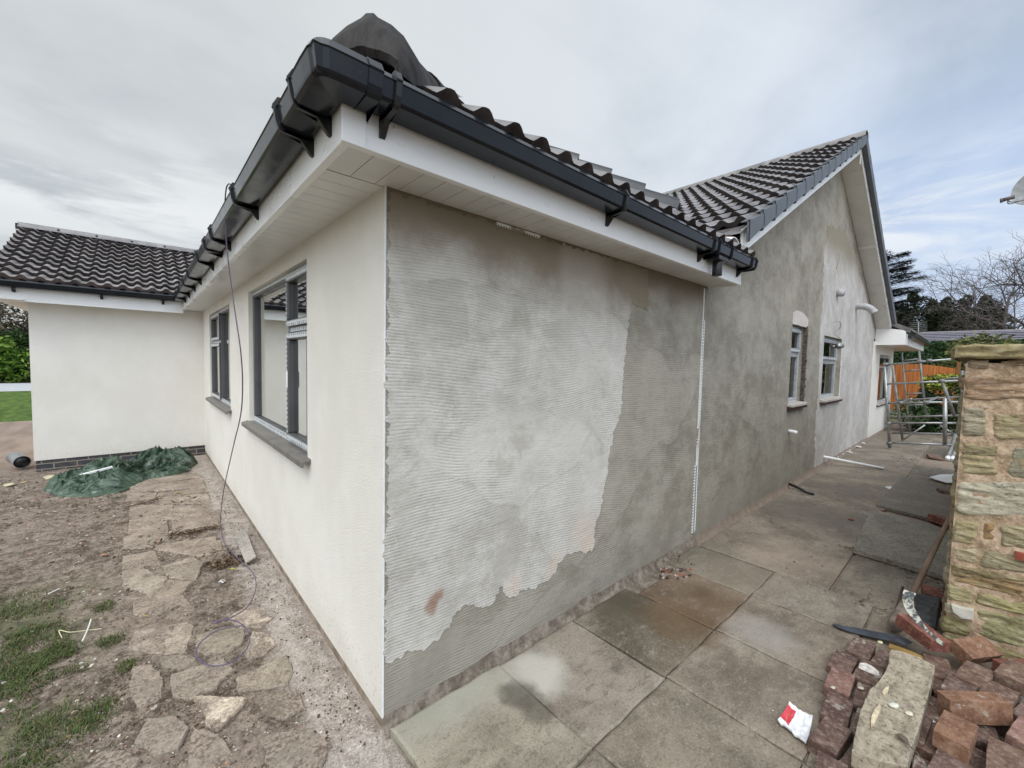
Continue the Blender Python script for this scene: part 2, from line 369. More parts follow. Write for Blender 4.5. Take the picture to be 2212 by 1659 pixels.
# ------------------------------------------------------------------ the house
house = empty('house', (0, 0, 0), 'rendered bungalow with cream side wall, part-dried grey side wall and dark tiled roofs', 'house')
def wall_panel(mb, ax, val, u0, u1, z0, z1, holes, thick, sgn, mi=0):
    """wall on plane axis=val, u is the other horizontal axis; thick goes to +axis; front face at val; reveals included"""
    us = sorted({u0, u1, *[h[0] for h in holes], *[h[1] for h in holes]}); zs = sorted({z0, z1, *[h[2] for h in holes], *[h[3] for h in holes]})
    def P(u, z, d=0): return (val+d, u, z) if ax == 0 else (u, val+d, z)
    for i in range(len(us)-1):
        for j in range(len(zs)-1):
            um = (us[i]+us[i+1])/2; zm = (zs[j]+zs[j+1])/2
            if any(h[0] < um < h[1] and h[2] < zm < h[3] for h in holes): continue
            a = [P(us[i], zs[j]), P(us[i+1], zs[j]), P(us[i+1], zs[j+1]), P(us[i], zs[j+1])]
            mb.poly(a, mi); mb.poly([P(q[1] if ax == 0 else q[0], q[2], thick) for q in a][::-1], mi)
    for h in holes:
        for (a, b) in (((h[0], h[2]), (h[1], h[2])), ((h[1], h[2]), (h[1], h[3])), ((h[1], h[3]), (h[0], h[3])), ((h[0], h[3]), (h[0], h[2]))):
            mb.poly([P(*a), P(*b), P(*b, thick), P(*a, thick)], mi)
    for (a, b) in (((u0, z0), (u1, z0)), ((u1, z0), (u1, z1)), ((u1, z1), (u0, z1)), ((u0, z1), (u0, z0))):
        mb.poly([P(*a), P(*b), P(*b, thick), P(*a, thick)], mi)
WZ = 6.77; SOF = 2.302
# cream wall, x = 0
W1 = (1.08, 2.93, .985, 2.195); W2 = (4.04, 5.91, .985, 2.195)
mb = MB(); wall_panel(mb, 0, 0., .004, WZ, .035, SOF, [W1, W2], .28, 1); w_cream = mb.build('wall', M_cream, house)
w_cream['label'] = 'smooth cream rendered side wall with two windows'
# wing wall, y = WZ
mb = MB(); wall_panel(mb, 1, WZ, -1.865, 0.0, .125, 2.30, [], .28, 1); mb.box((-1.865, WZ+.28, .125), (-1.6, 11, 2.30)); mb.build('wall', M_cream, house)['label'] = 'plain cream rendered wing wall'
# blue brick plinth under the wing
def brick_fn(t):
    n = t.new('ShaderNodeTexBrick'); p = t.pos(); x, y, z = t.sep(p)
    t.lk(t.comb(x, t.math('ADD', z, .0), 0.), n.inputs['Vector'])
    n.inputs['Scale'].default_value = 1; n.inputs['Brick Width'].default_value = .225; n.inputs['Row Height'].default_value = .075; n.inputs['Mortar Size'].default_value = .007
    n.inputs['Color1'].default_value = (.035, .038, .045, 1); n.inputs['Color2'].default_value = (.06, .062, .07, 1); n.inputs['Mortar'].default_value = (.26, .22, .17, 1)
    c = t.mix(t.math('MULTIPLY', t.ramp(t.noise(p, 12, 5, .7), .5, .7), .35), n.outputs[0], (.22, .18, .14))
    return {'Base Color': c, 'Normal': t.bump(t.math('SUBTRACT', 1., n.outputs[1]), .6, .006), 'Roughness': .7}
M_brickp = mat('blue_brick', brick_fn)
mb = MB(); mb.box((-1.85, WZ+.012, -.12), (.02, WZ+.2, .118)); mb.build('plinth', M_brickp, house)
# gable side wall, y = 0
BX = 7.45; BS = .525; BZ0 = 2.549                            # barge underside: z = BZ0 + BS*(x-3.03)
def barge(x): return BZ0+BS*(x-3.03) if x <= BX else BZ0+BS*(BX-3.03)-BS*(x-BX)
W3 = (5.55, 6.2, 1.13, 2.17); W4 = (7.21, 8.47, 1.11, 2.12); W5 = (12.65, 14.6, .77, 1.98)
mb = MB(); wall_panel(mb, 1, 0., .004, 11.7, .06, SOF, [W3, W4], .28, 1)
mb.poly([(2.6, 0, SOF), (12.3, 0, SOF), (BX, 0, barge(BX)), ]); mb.poly([(2.6, .28, SOF), (12.3, .28, SOF), (BX, .28, barge(BX))])
# ragged bottom lip of the render
us = [i*.035 for i in range(0, 203)]
for a, b in zip(us, us[1:]):
    za = .040-.035*abs(noise.noise(V3((a*3, 1, 1))))-.02*noise.noise(V3((a*14, 3, 2))); zb = .040-.035*abs(noise.noise(V3((b*3, 1, 1))))-.02*noise.noise(V3((b*14, 3, 2)))
    mb.poly([(a+.004, -.001, za), (b+.004, -.001, zb), (b+.004, -.001, .075), (a+.004, -.001, .075)]); mb.poly([(a+.004, -.001, za), (b+.004, -.001, zb), (b+.004, .05, zb), (a+.004, .05, za)])
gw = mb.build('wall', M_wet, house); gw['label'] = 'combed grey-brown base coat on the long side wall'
# dry patches: second coats with a raised torn edge
def coat(outline, y, th, material, name, label, amp=.012, step=.02, straight=None, seed=0):
    pts = outline if straight == 'all' else jag(outline, amp, step, seed)
    mb = MB(); n = len(pts)
    top = [V3((x, y-th, z)) for x, z in pts]; bot = [V3((x, y+.0005, z)) for x, z in pts]
    mb.faces(top+bot, [tuple(range(n))]+[(i, (i+1) % n, n+(i+1) % n, n+i) for i in range(n)])
    o = mb.build(name, material, house)
    bm = bmesh.new(); bm.from_mesh(o.data); bmesh.ops.triangulate(bm, faces=[f for f in bm.faces if len(f.verts) > 4]); bmesh.ops.recalc_face_normals(bm, faces=bm.faces); bm.to_mesh(o.data); bm.free()
    if label: o['label'] = label
    return o
def wp(u, v): p = at(u, v, 1, 0); return (p.x, p.z)
P1 = [(1362,655),(1356,720),(1350,760),(1345,820),(1342,860),(1341,890),(1328,925),(1323,950),(1313,990),(1309,1030),(1303,1062),(1297,1100),(1290,1120),(1283,1140),(1284,1165),(1278,1192),(1262,1193),(1246,1192),(1224,1196),(1204,1216),(1200,1236),(1185,1252),(1166,1262),(1150,1270),(1130,1272),(1112,1288),(1100,1292),(1082,1266),(1070,1290),(1058,1308),(1040,1314),(1024,1304),(1006,1306),(984,1322),(970,1346),(952,1372),(944,1385),(920,1400),(905,1402),(885,1406),(870,1416),(850,1424),(834,1440)]
o1 = [wp(u, v) for u, v in P1]
o1 = [(.012, 2.285), (2.0, 2.285), (2.03, 2.0)]+o1[0:1]+o1[1:]
o1[-1] = (.012, o1[-1][1])
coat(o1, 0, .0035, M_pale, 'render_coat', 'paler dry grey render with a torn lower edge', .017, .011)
P2 = [(1790,487),(1779,545),(1778,600),(1776,660),(1771,715),(1769,800),(1767,850),(1762,905),(1760,960)]
o2 = [wp(u, v) for u, v in P2]
o2 = [(8.2, 3.9)]+o2+[(7.08, .045), (11.7, .045), (11.7, 2.46), (10.3, 3.2)]
# holes for the second window: build as pieces around it
def split_coat(poly):
    bm = bmesh.new(); vs = [bm.verts.new((x, -.004, z)) for x, z in jag(poly, .035, .03, 5)]; bm.faces.new(vs)
    for (cx, no) in (((W4[0], 0, 0), (1, 0, 0)), ((W4[1], 0, 0), (1, 0, 0)), ((0, 0, W4[2]), (0, 0, 1)), ((0, 0, W4[3]), (0, 0, 1))):
        bmesh.ops.bisect_plane(bm, geom=bm.verts[:]+bm.edges[:]+bm.faces[:], plane_co=cx, plane_no=no)
    for f in list(bm.faces):
        c = f.calc_center_median()
        if W4[0] < c.x < W4[1] and W4[2] < c.z < W4[3]: bm.faces.remove(f)
    bmesh.ops.triangulate(bm, faces=[f for f in bm.faces if len(f.verts) > 4])
    r = bmesh.ops.extrude_face_region(bm, geom=bm.faces[:]); bmesh.ops.translate(bm, vec=(0, .0045, 0), verts=[g for g in r['geom'] if isinstance(g, bmesh.types.BMVert)])
    bmesh.ops.recalc_face_normals(bm, faces=bm.faces)
    me = bpy.data.meshes.new('render_coat'); bm.to_mesh(me); bm.free(); me.materials.append(M_grey2)
    o = bpy.data.objects.new('render_coat', me); C.objects.link(o); o.parent = house; o['label'] = 'light grey dry base coat around the second side window'; return o
split_coat(o2)
M_patch = simple('pinkish_patch', (.60, .54, .50), .9, var=.08, world=True)
coat([wp(1712, 699), wp(1713, 674), wp(1722, 671), wp(1735, 676), wp(1746, 690), wp(1744, 708)], 0, .003, M_patch, 'render_coat', 'small pinkish patch above the narrow window', .006, .03, seed=9)
# far cream wall with corner return
mb = MB(); wall_panel(mb, 1, -.012, 11.7, 15., .03, 2.25, [W5], .28, 1); mb.box((14.8, .27, .03), (15., 6, 2.25)); mb.build('wall', M_cream, house)['label'] = 'far cream end of the side wall'
# base of the walls
mb = MB(); mb.box((.012, .008, -.3), (.3, 6.8, .05)); mb.build('foundation', M_plinth, house)
mb = MB()
n_ = 230; xs = [.0+i*(15/n_) for i in range(n_+1)]
rows = []
for x in xs:
    b = noise.noise(V3((x*4, 0, 5)))*.012; c_ = noise.noise(V3((x*11, 4, 5)))*.01
    rows.append([(x, .012+b*.5, .10), (x, -.004+b*.6, .042+c_*.7), (x, -.013+b*.7+c_*.5, .016+c_*.6), (x, -.024+b+c_, .0), (x, -.040+b*1.5, -.02)])
vs = [p for r_ in rows for p in r_]; fs = []
for i in range(n_):
    for j in range(4): fs.append((i*5+j, (i+1)*5+j, (i+1)*5+j+1, i*5+j+1))
mb.faces(vs, fs, sm=True); mb.build('foundation', M_conc, house)['label'] = 'crumbling mortar fillet at the foot of the long side wall'
# corner bead, movement bead
mb = MB(); mb.box((-.003, -.003, .045), (.004, .004, SOF-.002)); mb.build('corner_bead', M_whitepl, house, bevel=.001)
def perf_fn(t):
    p = t.pos(); x, y, z = t.sep(p)
    d = t.vm('LENGTH', t.comb(t.math('SUBTRACT', t.math('FRACT', t.math('MULTIPLY', z, 38.)), .5), t.math('SUBTRACT', t.math('FRACT', t.math('MULTIPLY', x, 55.)), .5), 0.), out=1)
    n = t.noise(p, 6, 4, .6)
    c = t.mix(t.ramp(d, .24, .34), (.16, .145, .12), (.80, .81, .82))
    c = t.mix(t.ramp(n, .55, .62), c, (.30, .27, .22))
    return {'Base Color': c, 'Roughness': .5}
M_perf = mat('perforated_bead', perf_fn)
mb = MB(); mb.box((2.93, -.006, .10), (2.942, .001, 2.28)); mb.box((2.955, -.008, .11), (2.963, .001, 2.0))
mb.build('bead', M_whitepl, house)['label'] = 'thin white movement bead'
mb = MB(); mb.prism([(2.905, -.006, .10), (2.955, -.006, .10), (2.955, -.006, .70), (2.90, -.006, .72)], (0, .006, 0)); mb.prism([(2.92, -.0065, .90), (2.967, -.0065, .86), (2.967, -.0065, 1.08), (2.92, -.0065, 1.06)], (0, .006, 0))
mb.prism([(2.943, -.006, 1.1), (2.97, -.006, 1.1), (2.972, -.006, 2.0), (2.955, -.006, 2.0)], (0, .006, 0)); mb.build('bead', M_perf, house)['label'] = 'perforated white wing of the movement bead'
a = wp(1072, 484); b_ = wp(1165, 517)
mb = MB(); mb.prism([(a[0], -.006, 2.295), (b_[0], -.006, 2.295), (b_[0], -.006, 2.274), (a[0]+.2, -.006, 2.279), (a[0], -.006, 2.277)], (0, .006, 0)); mb.build('bead', M_perf, house)
# ------------------------------------------------------------------ eaves: soffit, fascia
OV = .264
def soffit_boards(mb, fixed_ax, lo, hi, a, b, z, step, gap=.0035):
    n = int((b-a)/step)
    for i in range(n+1):
        u0 = a+i*step; u1 = min(b, u0+step-gap)
        if u1 <= u0: continue
        dz = .0
        if fixed_ax == 0: mb.box((lo, u0, z), (hi, u1, z+.008))
        else: mb.box((u0, lo, z), (u1, hi, z+.008))
    if fixed_ax == 0: mb.box((lo, a, z+.004), (hi, b, z+.012), 0)
    else: mb.box((a, lo, z+.004), (b, hi, z+.012), 0)
mb = MB(); soffit_boards(mb, 0, -OV+.018, .0, .02, WZ+.0, SOF, .1); mb.build('soffit', M_soffit, house)
mb = MB(); soffit_boards(mb, 1, -OV+.018, .012, -OV+.03, 3.0, SOF, .098); mb.build('soffit', M_soffit, house)
mb = MB(); soffit_boards(mb, 1, WZ-OV+.018, WZ, -2.15, -OV+.02, SOF-.05, .1); mb.build('soffit', M_soffit, house)
def trim_path(pts, prof, mb, z=0):
    """sweep a profile (d outward, z) along plan corner points, mitred; outward is to the right-hand normal given"""
    rings = []
    for i, (x, y, nx, ny) in enumerate(pts): rings.append([V3((x+nx*d, y+ny*d, zz)) for d, zz in prof])
    n = len(prof); vs = [p for r_ in rings for p in r_]; fs = []
    for i in range(len(rings)-1):
        for k in range(n): fs.append((i*n+k, i*n+(k+1) % n, (i+1)*n+(k+1) % n, (i+1)*n+k))
    fs += [tuple(range(n)), tuple(range((len(rings)-1)*n, len(rings)*n))]
    mb.faces(vs, fs)
mb = MB()
trim_path([(-OV, WZ-OV+.02, -1, 0), (-OV, -OV, -1, -1), (3.018, -OV, 0, -1)], [(0, 2.288), (0, 2.47), (-.018, 2.47), (-.018, 2.31), (-.03, 2.31), (-.03, 2.288)], mb)
mb.build('fascia', M_upvc, house, bevel=.003)
mb = MB(); mb.box((3.004, -OV-.004, 2.284), (3.024, -.001, 2.475)); mb.build('fascia', M_upvc, house, bevel=.002)
mb = MB(); mb.box((-OV-.004, -OV-.0045, 2.286), (-OV+.075, -OV+.01, 2.462)); mb.build('fascia_corner', M_upvc, house, bevel=.002)
mb = MB(); mb.box((-2.13, WZ-OV-.0, 2.235), (-OV+.0, WZ-OV+.018, 2.455)); mb.build('fascia', M_upvc, house, bevel=.002)
# screw caps along the fascia
for x, z in ((-.19, 2.37), (-.09, 2.39), (.35, 2.36), (1.0, 2.345), (1.0, 2.43), (1.6, 2.36), (2.2, 2.36), (2.9, 2.33), (2.9, 2.40)):
    mb = MB(); mb.tube([(x, -OV+.001, z), (x, -OV-.003, z)], .005, 10); mb.build('screw_cap', M_whitepl, house)
# gutter
GP = [(.006, 2.47), (.006, 2.404), (.020, 2.396), (.102, 2.402), (.110, 2.410), (.111, 2.412), (.120, 2.462), (.124, 2.466), (.108, 2.488), (.102, 2.489), (.108, 2.462), (.104, 2.43), (.096, 2.410), (.024, 2.407), (.014, 2.414), (.013, 2.47)]
def corner_pts():
    """plan path of the gutter with the outer corner rounded off"""
    return
def gutter(parent):
    g = MB(); base = OV
    trim_path([(-base, WZ-OV-.1, -1, 0), (-base, -base, -1, -1), (3.01, -base, 0, -1)], GP, g)
    o = g.build('gutter', M_gut, parent); return o
g_main = gutter(house)
# rounded corner piece: slightly larger sleeve with chamfered outside
def sleeve_prof(e): 
    return [(.004, 2.468), (.004, 2.404-e), (.020, 2.396-e), (.102+e*.5, 2.402-e), (.111+e*.7, 2.410-e*.7), (.112+e, 2.413), (.121+e, 2.463), (.125+e, 2.467), (.109+e, 2.489+e), (.100, 2.489+e), (.100, 2.47)]
mb = MB(); pr = sleeve_prof(.0035)
cpts = [(-OV, .02, -1, 0)]
def chamfer_sleeve(mb, pr):
    rings = []
    # left leg, arc, right leg : outer surface rounded with radius ~.05
    path = [(-OV, -.10), None, (-.13, -OV)]
    def ring_left(y): return [V3((-OV-d, y, z)) for d, z in pr]
    def ring_right(x): return [V3((x, -OV-d, z)) for d, z in pr]
    rings.append(ring_left(-.14)); rings.append(ring_left(-.262-.02))
    for k in range(1, 6):
        a_ = k/6*math.pi/2; rr = []
        for d, z in pr:
            q = max(0, d-.055); rr.append(V3((-OV-min(d, .055)-q*math.cos(a_)**.75, -OV-min(d, .055)-q*math.sin(a_)**.75, z)) if d > .055 else V3((-OV-d, -OV-d, z)))
        rings.append(rr)
    rings.append(ring_right(-.262-.02)); rings.append(ring_right(-.185))
    n = len(pr); vs = [p for r_ in rings for p in r_]; fs = []
    for i in range(len(rings)-1):
        for k in range(n): fs.append((i*n+k, i*n+(k+1) % n, (i+1)*n+(k+1) % n, (i+1)*n+k))
    fs += [tuple(range(n)), tuple(range((len(rings)-1)*n, len(rings)*n))]
    mb.faces(vs, fs)
chamfer_sleeve(mb, sleeve_prof(.006)); mb.build('gutter_corner', M_gut, g_main)
def bracket(side, u, w_=.021, wide=False):
    mb = MB(); e = .008 if not wide else .007
    pr = [(.0, 2.38), (.0, 2.404-e), (.024, 2.396-e), (.099+e*.5, 2.399-e), (.109+e*.8, 2.407-e), (.116+e, 2.423), (.122+e, 2.462), (.127+e, 2.468), (.110+e, 2.491+e), (.098, 2.491+e), (.099, 2.4885), (.109, 2.489), (.1245, 2.4665), (.121, 2.463), (.1145, 2.424), (.107, 2.4085), (.098, 2.3995), (.024, 2.3965), (.006, 2.406)]
    if side == 'L': pts = [(-OV, u-w_/2, -1, 0), (-OV, u+w_/2, -1, 0)]
    else: pts = [(u-w_/2, -OV, 0, -1), (u+w_/2, -OV, 0, -1)]
    trim_path(pts, pr, mb)
    # stem running down the fascia
    if not wide:
        pf = [(.0, 2.398), (.0, 2.338), (.010, 2.342), (.045, 2.384), (.095, 2.390), (.095, 2.398)]
        trim_path(pts, pf, mb)
    return mb.build('gutter_bracket' if not wide else 'gutter_joint', M_black if side == 'L' or not wide else M_gut, g_main, bevel=.0015)
for u in (-.155, .037, 1.0, 1.93, 2.86, 3.87, 4.52, 5.25, 5.9): bracket('L', u)
bracket('L', 2.33, .07, True)
for u in (-.135, 1.13, 2.22, 2.93): bracket('R', u)
bracket('R', -.21, .045, True)
for u in (2.30, 2.52): bracket('R', u, .018, True)
# outlet under the gutter
mb = MB(); mb.box((2.33, -OV-.105, 2.365), (2.49, -OV-.015, 2.396)); mb.tube([(2.41, -OV-.06, 2.37), (2.41, -OV-.06, 2.262)], .034, 14); mb.build('gutter_outlet', M_black, g_main, bevel=.004)
mb = MB(); mb.prism([(3.012, -OV-d, z) for d, z in [(.0, 2.468), (.0, 2.40), (.02, 2.390), (.100, 2.392), (.114, 2.404), (.124, 2.43), (.132, 2.468), (.116, 2.50)]], (.016, 0, 0)); mb.build('gutter_stop', M_black, g_main, bevel=.002)
# wing gutter
mb = MB(); trim_path([(-2.2, WZ-OV, 0, -1), (-OV-.02, WZ-OV, 0, -1)], GP, mb); g2 = mb.build('gutter', M_gut, house)
for x in (-1.94, -1.15, -.5):
    mb = MB(); trim_path([(x-.015, WZ-OV, 0, -1), (x+.015, WZ-OV, 0, -1)], [(0, 2.396), (0, 2.345), (.02, 2.345), (.06, 2.38), (.06, 2.396)], mb); mb.build('gutter_bracket', M_black, g2)
# ------------------------------------------------------------------ roofs
def roof_slope(mb, org, ua, us_, W, Ls, gauge=.31, per=.155, keep=None, h=.036, lip=.03, seg=10, phase=0., seed=1, lum=1.):
    """double-roll tiles: org = lower corner, ua along the eave, us_ up the slope"""
    org = V3(org); ua = V3(ua).normalized(); us_ = V3(us_).normalized(); nn = ua.cross(us_).normalized()
    if nn.z < 0: nn = -nn
    rr = random.Random(seed); nc = int(math.ceil(Ls/gauge)); nt = int(math.ceil(W/(2*per)))
    for c in range(nc):
        s0 = c*gauge; s1 = min(Ls, s0+gauge+.02)
        for tt in range(nt):
            dz = rr.uniform(-.002, .003); ds = rr.uniform(-.004, .004); g = rr.uniform(.78, 1.18)*lum; cc = (g, g*rr.uniform(.98, 1.01), g*rr.uniform(.96, 1.02))  # lum lightens the colour of the tile tops to imitate sky sheen
            u0 = tt*2*per; u1 = min(W, u0+2*per)
            if keep and not keep((u0+u1)/2, (s0+s1)/2): continue
            n = seg*2; lo = []; hi = []; fr = []
            for k in range(n+1):
                u = u0+(u1-u0)*k/n; ph = (u+phase)/per
                fr_ = ph % 1.; ss_ = lambda q_: q_*q_*(3-2*q_)
                q = ss_(fr_/.30) if fr_ < .30 else (1. if fr_ < .42 else (1-ss_((fr_-.42)/.34) if fr_ < .76 else 0.)); pz = h*q
                if k == n: pz -= .002
                lo.append(org+ua*u+us_*(s0+ds)+nn*(pz+lip+dz)); hi.append(org+ua*u+us_*s1+nn*(pz+.002+dz)); fr.append(org+ua*u+us_*(s0+ds+.022)+nn*(pz*.92+dz-.010))
            N = n+1
            mb.faces(lo+hi, [(k, k+1, N+k+1, N+k) for k in range(n)], col=cc, sm=True)
            mb.faces(fr+lo, [(k, k+1, N+k+1, N+k) for k in range(n)], col=(cc[0]*.26/lum, cc[1]*.20/lum, cc[2]*.20/lum) if c else (cc[0]*.55, cc[1]*.48, cc[2]*.47), sm=False)  # front edges painted darker for the shade below each tile lip
def half_round(mb, a, b, r, hgt, up=V3((0, 0, 1)), n=10, th=.014, col=(1, 1, 1), taper=1.0, flat=.0):
    a = V3(a); b = V3(b); d = (b-a).normalized(); s = d.cross(up).normalized(); u = s.cross(d).normalized()
    if u.z < 0: u = -u
    def ring(p, k, off):
        out = []
        for i in range(n+1):
            an = math.pi*i/n; cs = math.cos(an); sn = math.sin(an)
            out.append(p+s*(cs*(r*k-off))+u*((max(0, sn)**.8)*(hgt*k-off)))
        return out
    R0, R1, I0, I1 = ring(a, taper, 0), ring(b, 1, 0), ring(a, taper, th), ring(b, 1, th); N = n+1
    mb.faces(R0+R1, [(i, i+1, N+i+1, N+i) for i in range(n)], col=col, sm=True)
    mb.faces(I0+I1, [(i, i+1, N+i+1, N+i) for i in range(n)], col=col, sm=True)
    mb.faces(R0+I0, [(i, i+1, N+i+1, N+i) for i in range(n)], col=col)
    mb.faces(R1+I1, [(i, i+1, N+i+1, N+i) for i in range(n)], col=col)
# front hipped roof (over the near corner)
FT = .62; cs = 1/math.sqrt(1+FT*FT); EV = 2.494; E0 = -.335
roof = MB()
def keep_hip(u, s):
    x = E0+u; y = E0+s*cs
    return (u > s*cs-.05) and (3.1-x > s*cs-.12) and x > -.12
roof_slope(roof, (E0, E0, EV), (1, 0, 0), (0, cs, FT*cs), 3.44, 1.75/cs, keep=keep_hip, phase=-.351+.0, seed=3, h=.032)
def keep_l(u, s): return u > s*cs-.1
roof_slope(roof, (-.235, E0, EV+.02), (0, 1, 0), (cs, 0, FT*cs), 7.3, 1.6/cs, keep=lambda u, s: u > s*cs+.1, seed=4)
roof.poly([(E0, E0, EV-.004), (3.1, E0, EV-.004), (1.4, 1.4, EV+1.74*FT-.01)]); roof.poly([(E0, E0, EV-.004), (1.4, 1.4, EV+1.74*FT-.01), (1.4, 9, EV+1.74*FT-.01), (E0, 9, EV-.004)])
roof.poly([(3.1, E0, EV-.004), (1.4, 1.4, EV+1.74*FT-.01), (1.4, 9, EV+1.74*FT-.01), (3.1, 9, EV-.004)])
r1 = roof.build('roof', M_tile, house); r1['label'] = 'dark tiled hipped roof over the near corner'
# hip tiles
hd = V3((1, 1, FT)).normalized()
hs = V3((E0, E0, EV+.02))
def hood_ring(tc, tf, hw, z0, z1, inset=0.):
    """section across the hip: tc, tf = position of crest and feet along the diagonal"""
    out = []; P_ = [(-1, 0), (-.97, .22), (-.86, .47), (-.66, .69), (-.42, .84), (-.16, .94), (-.07, 1.0), (.07, 1.0), (.16, .94), (.42, .84), (.66, .69), (.86, .47), (.97, .22), (1, 0)]
    for a, q in P_:
        w_ = a*(hw-inset); z = z0+(z1-inset-z0)*q; t_ = tf+(tc-tf)*q
        out.append(V3((t_+w_/math.sqrt(2), t_-w_/math.sqrt(2), z)))
    return out
mb = MB(); r0 = hood_ring(-.170, -.215, .165, 2.530, 2.672); r1_ = hood_ring(-.150, -.185, .182, 2.535, 2.765); r2_ = hood_ring(-.115, -.145, .196, 2.545, 2.842); r3_ = hood_ring(.02, -.0, .19, 2.60, 2.895); r4_ = hood_ring(.20, .19, .15, 2.72, 2.97); ri = hood_ring(-.160, -.205, .145, 2.528, 2.650); rj = hood_ring(.1, .08, .15, 2.60, 2.85)
N_ = len(r0); q = [[i, i+1, N_+i+1, N_+i] for i in range(N_-1)]
mb.faces(r0+r1_+r2_+r3_+r4_, [tuple(k+N_*j for k in f) for j in range(4) for f in q], sm=True); mb.faces(r0+ri, q); mb.faces(ri+rj, q, sm=True)
o = mb.build('hip_tile', M_hip, r1); o['label'] = 'large weathered hooded hip tile at the roof corner'
for k in range(4):
    mb = MB(); a = hs+hd*(.62+k*.40); half_round(mb, a+V3((0, 0, .02)), a+hd*.43, .12, .11, n=10); mb.build('hip_tile', M_hip, r1)
hd2 = V3((-1, 1, FT)).normalized()
for k in range(4):
    mb = MB(); a = V3((3.05, E0+.02, EV+.03))+hd2*(.70+k*.30); half_round(mb, a+V3((0, 0, .065)), a+hd2*.33+V3((0, 0, .02)), .12, .12, n=8); mb.build('hip_tile', M_tile, r1)
# loose curled verge piece near the valley
# main gable roof
MT = .525; cm = 1/math.sqrt(1+MT*MT); ex = 2.62; VY = -.30
def zt(x): return barge(x)+.205
main = MB()
# keep clear of the front roof: valley starts behind the right-hand hip
def keep_m(u, s):
    x = ex+s*cm; y = VY+u
    return x > 3.02-.0*u
roof_slope(main, (ex, VY+13, zt(ex)), (0, -1, 0), (cm, 0, MT*cm), 13.0, (BX-ex)/cm, keep=lambda u, s: ex+s*cm > 3.05, seed=8, phase=.03, lum=1.35, lip=.048)
main.poly([(ex+.3, VY+.02, zt(ex+.3)-.006), (BX, VY+.02, zt(BX)-.006), (BX, 13, zt(BX)-.006), (ex+.3, 13, zt(ex+.3)-.006)])
main.poly([(BX, VY+.02, zt(BX)-.006), (12.3, VY+.02, zt(12.3)-.006), (12.3, 13, zt(12.3)-.006), (BX, 13, zt(BX)-.006)])
roof_slope(main, (12.35, VY, zt(12.35)), (0, 1, 0), (-cm, 0, MT*cm), 1.3, (12.35-BX)/cm, seed=9)
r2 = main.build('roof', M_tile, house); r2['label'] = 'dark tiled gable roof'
for k in range(24):
    mb = MB(); a = V3((BX, VY-.03+k*.45, zt(BX)+.0)); g = rnd(.9, 1.5); half_round(mb, a, a+V3((0, .455, .0)), .115, .105, n=8, col=(g*1.3, g*1.3, g*1.28), taper=1.03); mb.build('ridge_tile', M_tile, r2)
# bargeboards
BY = -.262
mb = MB(); pts = [(3.024, barge(3.024)), (BX, barge(BX)), (BX, barge(BX)+.20), (3.024, barge(3.024)+.20)]
mb.prism([(x, BY, z) for x, z in pts], (0, .018, 0)); bb1 = mb.build('bargeboard', M_upvc, house, bevel=.002)
mb = MB(); pts = [(BX, barge(BX)), (12.4, barge(12.4)), (12.4, barge(12.4)+.20), (BX, barge(BX)+.20)]
mb.prism([(x, BY-.001, z) for x, z in pts], (0, .018, 0)); mb.build('bargeboard', M_upvc, house, bevel=.002)
# gable soffits (boards across)
def gsoffit(x0, x1):
    mb = MB(); n = int(abs(x1-x0)/.26)
    for i in range(n):
        a = x0+(x1-x0)*i/n; b = x0+(x1-x0)*(i+1)/n-.006*(1 if x1 > x0 else -1)
        mb.prism([(a, BY+.018, barge(a)+.004), (b, BY+.018, barge(b)+.004), (b, -.0, barge(b)+.004), (a, -.0, barge(a)+.004)], (0, 0, .008))
    mb.prism([(x0, BY+.018, barge(x0)+.009), (x1, BY+.018, barge(x1)+.009), (x1, 0, barge(x1)+.009), (x0, 0, barge(x0)+.009)], (0, 0, .008))
    return mb.build('soffit', M_soffit, house)
gsoffit(3.03, BX-.01); gsoffit(BX+.01, 12.0)
mb = MB(); mb.prism([(9.35, BY+.02, barge(9.35)-.004), (9.39, BY+.02, barge(9.39)-.004), (9.39, -.0, barge(9.39)-.004), (9.35, -.0, barge(9.35)-.004)], (0, 0, .01)); mb.build('soffit_joint', M_whitepl, house)
mb = MB(); mb.box((BX-.012, BY-.006, barge(BX)-.16), (BX+.02, BY+.001, barge(BX)+.2)); mb.build('bargeboard_joint', M_whitepl, bb1)
# dry verge caps up the left slope
nv = 15; x0 = 3.0; x1 = BX-.03
for k in range(nv):
    a = x0+(x1-x0)*k/nv; b = x0+(x1-x0)*(k+1)/nv+.03
    mb = MB(); e = .012
    def cap(xx, up_): return barge(xx)+up_
    lo = .115+.0; hi_ = .262
    pts = [(a, cap(a, lo)-.012), (b, cap(b, lo)+.012), (b, cap(b, hi_)-.022), (a, cap(a, hi_)+.012)]
    mb.prism([(x, VY-.022-e*.5, z) for x, z in pts], (0, .012, 0)); mb.prism([(a, VY-.022, cap(a, hi_)+.0), (b, VY-.022, cap(b, hi_)-.030), (b, VY-.022, cap(b, hi_)-.018), (a, VY-.022, cap(a, hi_)+.012)], (0, .07, 0))
    mb.prism([(a, VY-.03, cap(a, lo)-.02), (a+.012, VY-.03, cap(a, lo)-.01), (a+.012, VY-.03, cap(a, hi_)+.01), (a, VY-.03, cap(a, hi_)+.02)], (0, .03, 0))
    mb.build('verge_cap', M_verge, r2, bevel=.003)
for k in range(14):
    a = BX+.02+(12.3-BX)*k/14; b = BX+.02+(12.3-BX)*(k+1)/14+.02
    mb = MB(); pts = [(a, barge(a)+.115), (b, barge(b)+.115-.012), (b, barge(b)+.262), (a, barge(a)+.275)]
    mb.prism([(x, VY-.03, z) for x, z in pts], (0, .06, 0)); mb.build('verge_cap', M_verge, r2)
